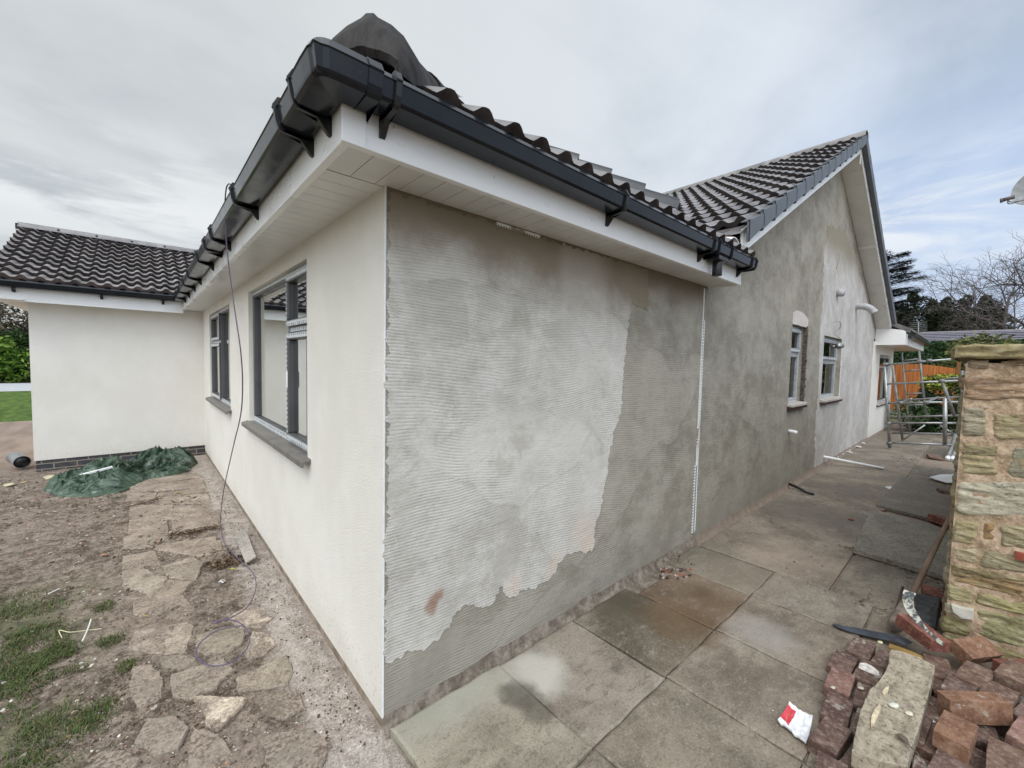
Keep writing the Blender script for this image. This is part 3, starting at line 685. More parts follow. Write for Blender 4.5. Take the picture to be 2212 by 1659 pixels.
# dark gap timber at the foot of the verge, with a curled loose piece of tile trim
mb = MB(); mb.box((2.80, -.25, 2.50), (3.02, -.02, 2.66)); mb.build('valley_board', simple('dark_timber', (.06, .03, .018), .8, var=.4), r2)
mb = MB(); q = [at(1505+i*3, 0, 1, -.28).x for i in range(2)]
for i in range(6):
    a1 = i/6*math.pi; x = 2.70+.03*math.cos(a1)
    mb.prism([(2.66+i*.03, -.31, 2.575+.035*math.sin(a1)), (2.69+i*.03, -.31, 2.575+.035*math.sin(a1+math.pi/6)), (2.69+i*.03, -.20, 2.60+.035*math.sin(a1+math.pi/6)), (2.66+i*.03, -.20, 2.60+.035*math.sin(a1))], (0, 0, .006))
mb.build('underlay_flap', M_whitepl, r2)
# left wing roof
LT = .47; cl_ = 1/math.sqrt(1+LT*LT); RY = 8.75; ey = WZ-OV-.09
wing = MB(); zr = 2.475
roof_slope(wing, (-2.16, ey, zr), (1, 0, 0), (0, cl_, LT*cl_), 3.7, (RY-ey)/cl_, gauge=.235, phase=.065+.0, h=.040, lip=.056, seed=12, lum=1.9)
zt2 = zr+LT*(RY-ey)
wing.poly([(-2.15, ey, zr-.01), (1.6, ey, zr-.01), (1.6, RY, zt2-.01), (-2.15, RY, zt2-.01)]); wing.poly([(-2.15, RY, zt2-.01), (1.6, RY, zt2-.01), (1.6, RY+2.3, zr), (-2.15, RY+2.3, zr)])
r3 = wing.build('roof', M_tile, house); r3['label'] = 'low tiled roof of the wing'
for k in range(8):
    mb = MB(); a = V3((-2.19+k*.45, RY, zt2+.01)); g = rnd(1.3, 1.7); half_round(mb, a, a+V3((.445, 0, 0)), .13, .095, n=8, col=(g, g, g)); mb.build('ridge_tile', M_tile, r3)
    mb = MB(); mb.box((a.x-.02, RY-.125, zt2-.03), (a.x+.012, RY-.10, zt2+.06)); mb.build('ridge_clip', M_black, r3)
# wing verge + far gable closing
mb = MB(); mb.prism([(-2.12, WZ, 2.27), (-2.12, 11, 2.27), (-2.12, RY, zt2-.03)], (.2, 0, 0)); mb.box((-2.13, ey+.05, 2.25), (-1.86, 11, 2.27)); mb.build('gable_end', M_cream, house)
# far extension: boxed eave end, fascia, soffit, gutter, roof
FE = 16.5
mb = MB(); mb.prism([(11.9, .0, 2.17), (11.9, -.51, 2.17), (11.9, -.51, 2.49), (11.9, .0, 2.57)], (.02, 0, 0)); mb.build('eave_box', M_upvc, house)
mb = MB(); mb.box((11.92, -.51, 2.175), (FE, -.49, 2.42)); mb.box((FE-.02, -.49, 2.175), (FE, 3, 2.42)); mb.build('fascia', M_upvc, house)
mb = MB(); mb.box((11.92, -.49, 2.178), (FE-.02, 3, 2.19)); mb.build('soffit', M_soffit, house)
mb = MB(); trim_path([(12.3, -.51, 0, -1), (FE+.3, -.51, 0, -1)], [(a_, b_-.06) for a_, b_ in GP], mb); mb.build('gutter', M_black, house)
fr = MB(); roof_slope(fr, (11.92, -.56, 2.47), (1, 0, 0), (0, cm, MT*cm), 4.9, 2.4, seed=21); fr.poly([(11.92, -.56, 2.46), (16.8, -.56, 2.46), (16.8, 2, 3.8), (11.92, 2, 3.8)]); fr.prism([(11.90, -.58, 2.43), (11.90, 1.5, 3.54), (11.90, 1.5, 3.62), (11.90, -.58, 2.53)], (.03, 0, 0)); fr.build('roof', M_tile, house)
# closed interior
mb = MB(); mb.box((.29, 3.4, .0), (6, 3.5, 2.29)); mb.box((2.9, .3, 0), (3.0, 7, 2.29)); mb.box((.28, .28, -.02), (14.8, 11, .02)); mb.box((.1, .1, 2.32), (14.9, 6.7, 2.34)); mb.box((-1.6, WZ+.2, 2.32), (2.9, 10.9, 2.34)); mb.box((.29, 6.8, 0), (6, 6.9, 2.29)); mb.box((4.9, .3, 0), (5.0, 6, 2.29)); mb.box((6.7, .3, 0), (6.8, 6, 2.29)); mb.box((3, 2.9, 0), (14.8, 3, 2.29)); mb.box((14.5, 5, 0), (14.8, 6.5, 2.3)); mb.build('inner_walls', M_room, house)
# windows ---------------------------------------------------------
def window_x0(W, mull, vent_side, d=.036, handle=True):
    """window in the cream wall; vent_side -1: narrow vents on the near (small y) side"""
    y0, y1, z0, z1 = W; fw_ = .052
    f = MB()
    def bar(mbb, ya, yb, za, zb, da, db): mbb.box((da, ya, za), (db, yb, zb))
    bar(f, y0, y1, z0, z0+fw_, d, d+.07); bar(f, y0, y1, z1-fw_, z1, d, d+.07); bar(f, y0, y0+fw_, z0+fw_, z1-fw_, d, d+.07); bar(f, y1-fw_, y1, z0+fw_, z1-fw_, d, d+.07)
    bar(f, mull-.024, mull+.024, z0+fw_, z1-fw_, d-.002, d+.068)
    zt_ = 1.79
    va, vb = (y0+fw_, mull-.024) if vent_side < 0 else (mull+.024, y1-fw_)
    fa, fb = (mull+.024, y1-fw_) if vent_side < 0 else (y0+fw_, mull-.024)
    bar(f, va, vb, zt_-.03, zt_+.03, d-.001, d+.069)
    fr = f.build('window_frame', M_frame, house, bevel=.006)
    # opening sashes
    for za, zb in ((z0+fw_-.02, zt_-.022), (zt_+.022, z1-fw_+.02)):
        s = MB(); w_ = .046; A, B = va-.02, vb+.02
        bar(s, A, B, za, za+w_, d-.022, d+.03); bar(s, A, B, zb-w_, zb, d-.022, d+.03); bar(s, A, A+w_, za+w_, zb-w_, d-.022, d+.03); bar(s, B-w_, B, za+w_, zb-w_, d-.022, d+.03)
        so = s.build('sash', M_frame, fr, bevel=.008)
        g = MB(); g.poly([(d+.012, A+w_, za+w_), (d+.012, B-w_, za+w_), (d+.012, B-w_, zb-w_), (d+.012, A+w_, zb-w_)]); g.build('pane', M_glass, so)
        # strips of film left on the sash
        q = MB(); qd = d-.0245
        bar(q, A+.004, B-.004, za+.002, za+.036, qd, qd+.002); bar(q, A+.004, B-.004, zb-.036, zb-.004, qd, qd+.002); bar(q, B-.022, B-.004, za+.03, zb-.03, qd, qd+.002) if vent_side < 0 else bar(q, A+.004, A+.022, za+.03, zb-.03, qd, qd+.002)
        bar(q, A+.002, A+.014, za+.03, zb-.03, qd, qd+.002) if vent_side < 0 else bar(q, B-.014, B-.002, za+.03, zb-.03, qd, qd+.002)
        q.build('protective_film', M_film, so)
    g = MB(); g.poly([(d+.03, fa, z0+fw_), (d+.03, fb, z0+fw_), (d+.03, fb, z1-fw_), (d+.03, fa, z1-fw_)]); g.build('pane', M_glass, fr)
    q = MB(); bar(q, y0+.005, y1-.005, z0+.006, z0+.054, d-.0025, d); bar(q, y0+.005, y1-.005, z1-.030, z1-.002, d-.0025, d); bar(q, va, vb, zt_-.012, zt_+.012, d-.003, d-.001); q.build('protective_film', M_film, fr)
    # sill
    s = MB(); s.prism([(d+.0, y0-.10+.0, z0-.002), (-.050, y0-.10, z0-.014), (-.056, y0-.10, z0-.018), (-.056, y0-.10, z0-.052), (-.045, y0-.10, z0-.052), (-.043, y0-.10, z0-.03), (0, y0-.10, z0-.03), (d, y0-.10, z0-.03)], (0, y1-y0+.20, 0))
    return fr, s
for W, mull, side in ((W1, 1.63, -1), (W2, 5.04, 1)):
    fr, s = window_x0(W, mull, side)
    # sill trimmed to the opening behind the wall face: lies on top of the opening, ends stop at wall
    s2 = MB(); y0, y1, z0 = W[0], W[1], W[2]
    s2.prism([(-.0, y0-.07, z0+.004), (-.055, y0-.07, z0-.010), (-.055, y0-.07, z0-.045), (-.042, y0-.07, z0-.045), (-.040, y0-.07, z0-.022), (-.0, y0-.07, z0-.018)], (0, y1-y0+.14, 0))
    s2.box((0, y0+.002, z0+.0005), (.038, y1-.002, z0+.0045))
    so = s2.build('window_sill', M_sillc, fr, bevel=.002)
    q = MB(); q.box((-.052, y0+.02, z0-.0015), (.045, y1-.06, z0+.0015)) if 0 else None
    if side < 0:
        h = MB(); h.box((.004, mull-.050, 1.385), (.013, mull-.022, 1.50)); h.build('handle_wrap', M_whitepl, fr, bevel=.004)
    b = MB(); b.box((.34, W[0]-.3, .5), (.345, W[1]+.3, 2.28)); b.build('blind', M_blind, fr)
# windows on the long side wall
def window_y0(W, trans, mat_f=M_frame, d=.07, sill=True, film=True):
    x0, x1, z0, z1 = W; f = MB(); fw_ = .06
    def bar(mbb, xa, xb, za, zb, da, db): mbb.box((xa, da, za), (xb, db, zb))
    bar(f, x0, x1, z0, z0+fw_, d, d+.07); bar(f, x0, x1, z1-fw_, z1, d, d+.07); bar(f, x0, x0+fw_, z0+fw_, z1-fw_, d, d+.07); bar(f, x1-fw_, x1, z0+fw_, z1-fw_, d, d+.07)
    bar(f, x0+fw_, x1-fw_, trans-.04, trans+.04, d-.001, d+.068)
    fr = f.build('window_frame', mat_f, house, bevel=.005)
    s = MB(); za, zb = trans+.03, z1-fw_+.02; A, B = x0+fw_-.02, x1-fw_+.02; w_ = .05
    bar(s, A, B, za, za+w_, d-.02, d+.03); bar(s, A, B, zb-w_, zb, d-.02, d+.03); bar(s, A, A+w_, za+w_, zb-w_, d-.02, d+.03); bar(s, B-w_, B, za+w_, zb-w_, d-.02, d+.03)
    so = s.build('sash', mat_f, fr, bevel=.005)
    g = MB(); g.poly([(A+w_, d+.01, za+w_), (B-w_, d+.01, za+w_), (B-w_, d+.01, zb-w_), (A+w_, d+.01, zb-w_)]); g.build('pane', M_glass, so)
    g = MB(); g.poly([(x0+fw_, d+.03, z0+fw_), (x1-fw_, d+.03, z0+fw_), (x1-fw_, d+.03, trans-.04), (x0+fw_, d+.03, trans-.04)]); g.build('pane', M_glass, fr)
    if film:
        q = MB(); e = d-.023
        bar(q, x0+.003, x1-.003, z0+.002, z0+.05, d-.003, d); bar(q, x0+.003, x1-.003, z1-.04, z1-.002, d-.003, d); bar(q, A, B, za+.002, za+.035, e, e+.002); bar(q, A, B, zb-.03, zb-.002, e, e+.002)
        bar(q, x0+.002, x0+.03, z0+.05, z1-.04, d-.003, d); bar(q, x1-.045, x1-.002, z0+.05, z1-.04, d-.003, d); bar(q, B-.03, B-.002, za+.03, zb-.03, e, e+.002); bar(q, A+.002, A+.03, za+.03, zb-.03, e, e+.002)
        q.build('protective_film', M_film, fr)
    if sill:
        s = MB(); s.prism([(x0-.05, -.0, z0+.002), (x0-.05, -.065, z0-.012), (x0-.05, -.065, z0-.040), (x0-.05, 0, z0-.035)], (x1-x0+.12, 0, 0)); s.box((x0, 0, z0), (x1, d, z0+.003)); s.build('window_sill', simple('dusty_sill', (.42, .38, .34), .8, var=.2), fr, bevel=.002)
        u = MB(); u.box((x0-.04, -.05, z0-.075), (x1+.06, 0.001, z0-.041)); u.build('sill_underside', simple('dark_sill_brick', (.07, .035, .03), .9, var=.3), fr)
    return fr
M_framel = simple('film_covered_frame', (.36, .37, .385), .4, var=.15, scale=20)
window_y0(W3, 1.79, M_framel); window_y0(W4, 1.72, M_framel); window_y0(W5, 1.62, d=.05)
# raw brick reveal beside the narrow window
mb = MB(); rr = random.Random(4)
z = W3[2]
while z < W3[3]+.02:
    hh = .028+rr.random()*.03; wd = .02+rr.random()*.035
    mb.box((W3[1]-.01, -.012-rr.random()*.012, z), (W3[1]+wd, .03, z+hh-.006)); z += hh
mb.build('raw_reveal', simple('raw_dark_brick', (.10, .08, .062), .95, var=.6, scale=30, bump=.9, bscale=50, bdist=.01), house)
mb = MB(); mb.box((W4[1]+.0, -.010, W4[2]), (W4[1]+.055, -.004, W4[3]-.1)); mb.build('bead', M_perf, house)
M_vent = simple('vent_plastic', (.40, .40, .41), .5, var=.15, scale=14)
# vents, pipes, lamp and wires on the side wall
mb = MB(); mb.tube([(7.86, .02, 2.86), (7.86, -.05, 2.85), (7.86, -.10, 2.84)], [.060, .060, .055], 14); mb.build('vent_pipe', M_vent, house)
mb = MB(); pa = smooth_path([(9.46, .02, 2.80), (9.46, -.12, 2.79), (9.47, -.22, 2.74), (9.48, -.28, 2.66)], 8); mb.tube(pa, [.058+.005*(i % 2) for i in range(len(pa))], 14, cap=False); mb.build('vent_pipe', M_vent, house)['label'] = 'ribbed white duct bending down from the wall'
mb = MB(); mb.tube([(5.64, .01, .765), (5.64, -.085, .76)], .023, 12); mb.tube([(5.64, -.075, .775), (5.64, -.075, .735)], .027, 12); mb.build('overflow_pipe', M_whitepl, house)
e1 = at(1782, 987, 1, -.02); e2 = at(1908, 1012, 2, .02)
mb = MB(); mb.tube([e1+V3((0, .04, .0)), e1, e2], .022, 12); mb.build('waste_pipe', M_whitepl, house)['label'] = 'long white waste pipe sticking out over the path'
M_wire = simple('wire_grey', (.27, .24, .22), .5)
wire = MB()
pts = [(1812,545,-.005),(1813,560,-.02),(1807,580,-.01)]
wire.tube(smooth_path([at(u, v, 1, d_) for u, v, d_ in pts]), .004, 6)
wire.build('lamp_wire', M_wire, house); wire = MB()
pts = [(1799,697,-.01),(1806,694,-.05),(1815,697,-.10),(1816,704,-.08),(1812,712,-.05)]
wire.tube(smooth_path([at(u, v, 1, d_) for u, v, d_ in pts]), .004, 6)
wire.build('lamp_wire', M_wire, house); wire = MB()
pts = [(1812,708,-.04),(1806,718,-.06),(1804,723,-.10),(1812,729,-.10),(1817,734,-.06),(1816,740,-.04),(1808,736,-.02)]
wire.tube(smooth_path([at(u, v, 1, d_) for u, v, d_ in pts]), .004, 6)
wire.build('lamp_wire', M_wire, house)
lp = at(1811, 752, 1, -.10)
mb = MB(); mb.tube([lp+V3((-.02, .10, .03)), lp+V3((0, .02, .02))], .025, 10); mb.tube([lp+V3((-.10, -.02, .035)), lp+V3((.0, 0, .02)), lp+V3((.03, 0, 0))], [.05, .035, .02], 14); mb.tube([lp+V3((.05, 0, .06)), lp+V3((.13, -.01, .04))], [.03, .045], 14); mb.build('security_lamp', M_alu, house)

# ------------------------------------------------------------------ ground
def ground_fn(t):
    p = t.pos(); x, y, z = t.sep(p)
    n1 = t.noise(p, 1.6, 6, .62); n2 = t.noise(p, 11, 7, .7); n3 = t.noise(p, 55, 5, .7); n4 = t.noise(t.vm('MULTIPLY', p, (1, 1.0, 1)), 4, 6, .65)
    n5 = t.noise(p, 120, 4, .7)
    dirt = t.mix(t.ramp(n2, .38, .62), (.095, .07, .052), (.275, .22, .175)); dirt = t.mix(t.math('MULTIPLY', t.ramp(n5, .46, .37), .7), dirt, (.04, .028, .02)); dirt = t.mix(t.math('MULTIPLY', t.ramp(n5, .55, .64), .5), dirt, (.42, .37, .31))
    dirt = t.mix(t.math('MULTIPLY', t.ramp(n1, .46, .60), .55), dirt, (.30, .24, .195)); n9 = t.noise(p, 34, 6, .75); dirt = t.mix(t.math('MULTIPLY', t.ramp(n9, .47, .38), .75), dirt, (.055, .038, .026)); dirt = t.mix(t.math('MULTIPLY', t.ramp(n9, .55, .64), .5), dirt, (.40, .34, .28))
    dirt = t.mix(t.math('MULTIPLY', t.ramp(n3, .58, .68), .6), dirt, (.45, .39, .33))
    dirt = t.mix(t.math('MULTIPLY', t.ramp(n3, .42, .34), .7), dirt, (.045, .032, .022))
    # lime-pink mortar dust beside the wall
    gx = t.ramp(t.math('ADD', x, t.math('MULTIPLY', n4, .16)), -.24, -.10)
    grav = t.mix(t.ramp(n2, .35, .65), (.30, .25, .21), (.475, .415, .365)); grav = t.mix(t.math('MULTIPLY', t.ramp(n3, .56, .68), .6), grav, (.60, .56, .52)); grav = t.mix(t.math('MULTIPLY', t.ramp(n3, .46, .37), .5), grav, (.14, .105, .08)); grav = t.mix(t.math('MULTIPLY', t.ramp(n5, .54, .62), .5), grav, (.66, .62, .57)); grav = t.mix(t.math('MULTIPLY', t.ramp(n5, .46, .38), .4), grav, (.14, .105, .08))
    near = t.math('MULTIPLY', gx, t.ramp(x, .3, .25))
    c = t.mix(near, dirt, grav)
    # moss / thin grass staining to the left
    gl = t.math('MULTIPLY', t.ramp(t.math('ADD', x, t.math('MULTIPLY', n4, .8)), -.45, -.95), t.ramp(y, 3.0, 2.1))
    c = t.mix(t.math('MULTIPLY', t.math('MULTIPLY', gl, t.ramp(n1, .42, .55)), .65), c, t.mix(t.ramp(n2, .4, .6), (.035, .05, .018), (.10, .12, .045)))
    # far: smooth brown drive, then mown lawn
    far = t.ramp(t.math('ADD', y, t.math('MULTIPLY', n1, 1.2)), 7.2, 8.2)
    c = t.mix(far, c, t.mix(t.ramp(t.noise(t.vm('MULTIPLY', p, (1, .25, 1)), 3, 5), .35, .65), (.23, .175, .14), (.32, .25, .205)))
    lawn = t.ramp(y, 13.2, 13.3)
    c = t.mix(lawn, c, t.mix(t.ramp(t.noise(t.vm('MULTIPLY', p, (1, .3, 1)), 5, 8, .8), .42, .58), (.045, .085, .014), (.10, .155, .03)))
    right = t.ramp(x, 15.5, 17)
    c = t.mix(right, c, t.mix(t.ramp(n1, .4, .6), (.08, .085, .04), (.2, .17, .12)))
    h = t.math('ADD', t.math('MULTIPLY', n2, .5), t.math('ADD', t.math('MULTIPLY', n3, .35), n1))
    return {'Base Color': c, 'Normal': t.bump(h, .9, .03), 'Roughness': .95}
M_ground = mat('ground', ground_fn, spec=.2)
mb = MB()
def gz(x, y):
    if x < -.02 and -3.5 < y < 7.2 and x > -3:
        p = V3((x, y, 0)); f = min(1, (x+3)/.5, (7.2-y)/.5, (y+3.5)/.5)
        k = min(1, max(0, (-.06-x)/.25))
        return -.031+f*(noise.noise(p*2.1)*.016+noise.noise(p*8)*.010*(.3+.7*k)+noise.noise(p*22)*.009+noise.noise(p*55)*.006)
    return -.035
nx, ny = 190, 420
xs = [-3+i*(3.02)/nx for i in range(nx+1)]; ys = [-1.2+(8.4)*(j/ny)**1.25 for j in range(ny+1)]
vs = [(x, y, gz(x, y)) for y in ys for x in xs]
mb.faces(vs, [(j*(nx+1)+i, j*(nx+1)+i+1, (j+1)*(nx+1)+i+1, (j+1)*(nx+1)+i) for j in range(ny) for i in range(nx)], sm=True)
Bx, By = 900, 900
for (x0, x1, y0, y1) in ((-Bx, -3, -By, By), (.02, Bx, -By, By), (-3, .02, -By, -1.2), (-3, .02, 7.2, By)):
    mb.poly([(x0, y0, -.036), (x1, y0, -.036), (x1, y1, -.036), (x0, y1, -.036)])
struct(mb.build('ground', M_ground))
# slabs and concrete path on the right
def stone_mat(name, colA, colB, green=0., useattr=True, sp=1.):
    def fn(t):
        p = t.pos(); n = t.noise(p, 3.2, 7, .65, .2); n2 = t.noise(p, 26, 6, .7); n3 = t.noise(p, 120, 4, .7); v = t.voro(p, 45, 'Distance')
        c = t.mix(t.ramp(n, .36, .64), colA, colB)
        c = t.mix(t.math('MULTIPLY', t.ramp(n2, .46, .36), .6), c, tuple(k*.45 for k in colA)); n7 = t.noise(p, 75, 4, .75); c = t.mix(t.math('MULTIPLY', t.ramp(n7, .47, .38), .55), c, tuple(k*.35 for k in colA)); c = t.mix(t.math('MULTIPLY', t.ramp(n7, .54, .63), .45), c, tuple(min(1, k*1.5) for k in colB))
        c = t.mix(t.math('MULTIPLY', t.ramp(n2, .58, .70), .5), c, tuple(min(1, k*1.45) for k in colB))
        c = t.mix(t.math('MULTIPLY', t.math('MULTIPLY', t.ramp(v, .10, .04), t.ramp(n, .45, .6)), .8), c, tuple(k*.3 for k in colA))
        if useattr:
            c = t.mix(1, c, t.attr('col'), 'MULTIPLY'); dm = t.noise(p, 7.5, 7, .72, .4); df = t.noise(p, 60, 5, .7)
            soil = t.mix(t.ramp(df, .42, .58), (.12, .09, .068), (.32, .26, .21)); c = t.mix(t.math('MULTIPLY', t.ramp(t.math('ADD', dm, t.math('MULTIPLY', t.math('SUBTRACT', df, .5), .35)), .472, .53), .9), c, soil)
        return {'Base Color': c, 'Normal': t.bump(t.math('ADD', t.math('ADD', n2, t.math('MULTIPLY', n3, .4)), n), .55, .008), 'Roughness': t.ramp(n, .35, .65, .62, .9)}
    return mat(name, fn, spec=.35)
def slab_fn(t):
    p = t.pos(); x, y, z = t.sep(p)
    n = t.noise(p, 2.8, 7, .62, .2); n2 = t.noise(p, 24, 6, .7); n3 = t.noise(p, 120, 4, .7); v = t.voro(p, 38, 'Distance'); st = t.noise(t.vm('MULTIPLY', p, (1, 2.2, 1)), 2.2, 6, .65, .4)
    c = t.mix(t.ramp(n, .36, .64), (.158, .133, .106), (.262, .228, .187))
    c = t.mix(1, c, t.attr('col'), 'MULTIPLY')
    c = t.mix(t.math('MULTIPLY', t.ramp(n2, .37, .28), .7), c, (.06, .05, .038))
    c = t.mix(t.math('MULTIPLY', t.ramp(n2, .58, .70), .35), c, (.36, .32, .27))
    c = t.mix(t.math('MULTIPLY', t.math('MULTIPLY', t.ramp(v, .12, .05), t.ramp(st, .40, .55)), .8), c, (.05, .042, .032))
    c = t.mix(t.math('MULTIPLY', t.ramp(st, .56, .68), .45), c, (.35, .30, .245))
    n6 = t.noise(p, 85, 5, .78); n8 = t.noise(t.vm('MULTIPLY', p, (1, 1.6, 1)), 13, 6, .72, .3); c = t.mix(t.math('MULTIPLY', t.ramp(n8, .47, .36), .45), c, (.085, .07, .052)); c = t.mix(t.math('MULTIPLY', t.ramp(n8, .54, .66), .35), c, (.37, .33, .28)); c = t.mix(t.math('MULTIPLY', t.ramp(n6, .46, .37), .55), c, (.055, .045, .034)); c = t.mix(t.math('MULTIPLY', t.ramp(n6, .55, .64), .35), c, (.44, .40, .34))
    def sp(u, v_, r, colr, amt, sc=5, am=.18):
        nonlocal c
        g = gp(u, v_); c = t.mix(t.math('MULTIPLY', blob(t, p, (g[0], g[1], 0), r, sc, am), amt), c, colr)
    sp(1160, 1450, .22, (.50, .475, .41), .85); sp(960, 1490, .30, (.36, .345, .285), .8); sp(1050, 1470, .25, (.36, .345, .285), .6); sp(880, 1560, .25, (.31, .30, .24), .55)
    sp(1120, 1500, .12, (.07, .06, .045), .7); sp(1160, 1530, .12, (.07, .06, .045), .6)
    sp(1340, 1310, .30, (.075, .065, .040), .75); sp(1470, 1340, .32, (.12, .072, .032), .7); sp(1540, 1290, .25, (.12, .075, .035), .5)
    sp(1540, 1190, .30, (.12, .11, .08), .5); sp(1750, 1110, .7, (.10, .085, .075), .55, 2.5, .5); sp(1820, 1060, .6, (.10, .085, .075), .45, 2.5, .5)
    sp(1700, 1200, .5, (.37, .29, .225), .4, 3, .4); sp(1590, 1240, .5, (.34, .27, .21), .4, 3, .4)
    sp(1650, 1370, .25, (.33, .31, .28), .5)
    return {'Base Color': c, 'Normal': t.bump(t.math('ADD', t.math('ADD', n2, t.math('MULTIPLY', n3, .4)), n), .5, .008), 'Roughness': t.ramp(n, .35, .65, .55, .88)}
M_slab = mat('paving_slab', slab_fn, spec=.4)
def slab(mb, x0, x1, y0, y1, z, col, dz=(0, 0, 0, 0), th=.05, jit=.006, rr=random.Random(5)):
    n = 6; pts = []
    cs_ = [(x0, y0), (x1, y0), (x1, y1), (x0, y1)]
    top = []
    for i in range(4):
        a = cs_[i]; b = cs_[(i+1) % 4]
        for k in range(n):
            f = k/n; za = dz[i]*(1-f)+dz[(i+1) % 4]*f
            top.append((a[0]+(b[0]-a[0])*f+rr.uniform(-jit, jit), a[1]+(b[1]-a[1])*f+rr.uniform(-jit, jit), z+za))
    cx, cy = (x0+x1)/2, (y0+y1)/2; ins = [(cx+(p[0]-cx)*(1-.012/abs(x1-x0)*2), cy+(p[1]-cy)*(1-.012/abs(y1-y0)*2), p[2]+.0) for p in top]
    edge = [(p[0], p[1], p[2]-.005) for p in top]; bot = [(p[0], p[1], p[2]-th) for p in top]; N = len(top)
    mb.faces(ins+edge+bot, [tuple(range(N))]+[(i, (i+1) % N, N+(i+1) % N, N+i) for i in range(N)]+[(N+i, N+(i+1) % N, 2*N+(i+1) % N, 2*N+i) for i in range(N)], col=col)
mb = MB(); X = [.02, .622, 1.225, 1.82, 2.41, 2.93]; Y = [-.034, -.655, -1.25, -1.85, -2.45]
cols = {(0, 0): (1.2, 1.22, 1.12), (1, 0): (1.1, 1.06, 1.02), (2, 0): (.62, .58, .50), (3, 0): (.66, .53, .42), (4, 0): (.72, .74, .66),
        (0, 1): (1.0, .97, .9), (1, 1): (.92, .88, .80), (2, 1): (.95, .9, .84), (3, 1): (.98, .92, .86), (4, 1): (.95, .92, .88)}
rr = random.Random(3)
for i in range(5):
    for j in range(4):
        c = cols.get((i, j), (.95, .9, .84)); off = .012 if j == 1 else 0
        if (i, j) == (3, 0): # broken corner by the wall
            slab(mb, X[i]+.004, X[i+1]-.004, Y[j+1]+.004, Y[j]-.10, .0, c); continue
        slab(mb, X[i]+.004+off, X[i+1]-.004+off, Y[j+1]+.004, Y[j]-.004, rr.uniform(-.003, .003)+(.012 if (i, j) == (0, 0) else 0), c, dz=tuple(rr.uniform(-.003, .003) for _ in range(4)))
# long concrete bays beyond
def bay(x0, x1, y0, y1, z, c): slab(mb, x0+.003, x1-.003, y0+.003, y1-.003, z, c, jit=.003)
xx = 2.935; k = 0
while xx < 16.5:
    L_ = [1.35, 1.1, 1.5, 1.25][k % 4]; g = 1.06-.06*(k % 3); bay(xx, min(16.6, xx+L_), -1.0, -.06, .002+rr.uniform(-.002, .002), (g*1.02, g*.98, g*.93)); xx += L_; k += 1
xx = 2.935; k = 0
while xx < 16.5:
    L_ = [.95, .6, .62, .9][k % 4]; g = rr.uniform(.72, .95)
    if k == 0: bay(xx, xx+L_, -1.56, -1.006, -.004, (.95, .95, .9))
    elif k % 5 != 3: bay(xx, xx+L_-.01, -1.56, -1.01+rr.uniform(-.02, 0), rr.uniform(-.012, .004), (g, g*.96, g*.9))
    xx += L_; k += 1
struct(mb.build('paved_path', M_slab))
mb = MB(); mb.poly([(.02, -3, -.018), (16.6, -3, -.018), (16.6, -.02, -.018), (.02, -.02, -.018)]); struct(mb.build('path_bedding', M_conc))
# raised old slab on the right strip
rs = [gp(1843, 1185, .045), gp(2070, 1252, .045), gp(2060, 1150, .045), gp(1880, 1098, .045)]
mb = MB(); mb.prism([(x, y, .048) for x, y in jag(rs, .006, .03, 2)], (0, 0, -.045)); o = mb.build('paving_slab', stone_mat('grey_flag', (.165, .145, .115), (.27, .245, .205), useattr=False), bevel=.004)
tag(o, 'raised grey flagstone with a dark open edge beside the stone pier', 'paving slab')
rs = [gp(1893, 1090, .03), gp(2075, 1135, .03), gp(2080, 1060, .03), gp(1945, 1030, .03)]
mb = MB(); mb.prism([(x, y, .028) for x, y in jag(rs, .006, .03, 7)], (0, 0, -.04)); o = mb.build('paving_slab', stone_mat('brown_flag', (.14, .12, .10), (.23, .20, .17), useattr=False), bevel=.004)
tag(o, 'dark brownish flagstone next beyond the raised grey flagstone', 'paving slab')

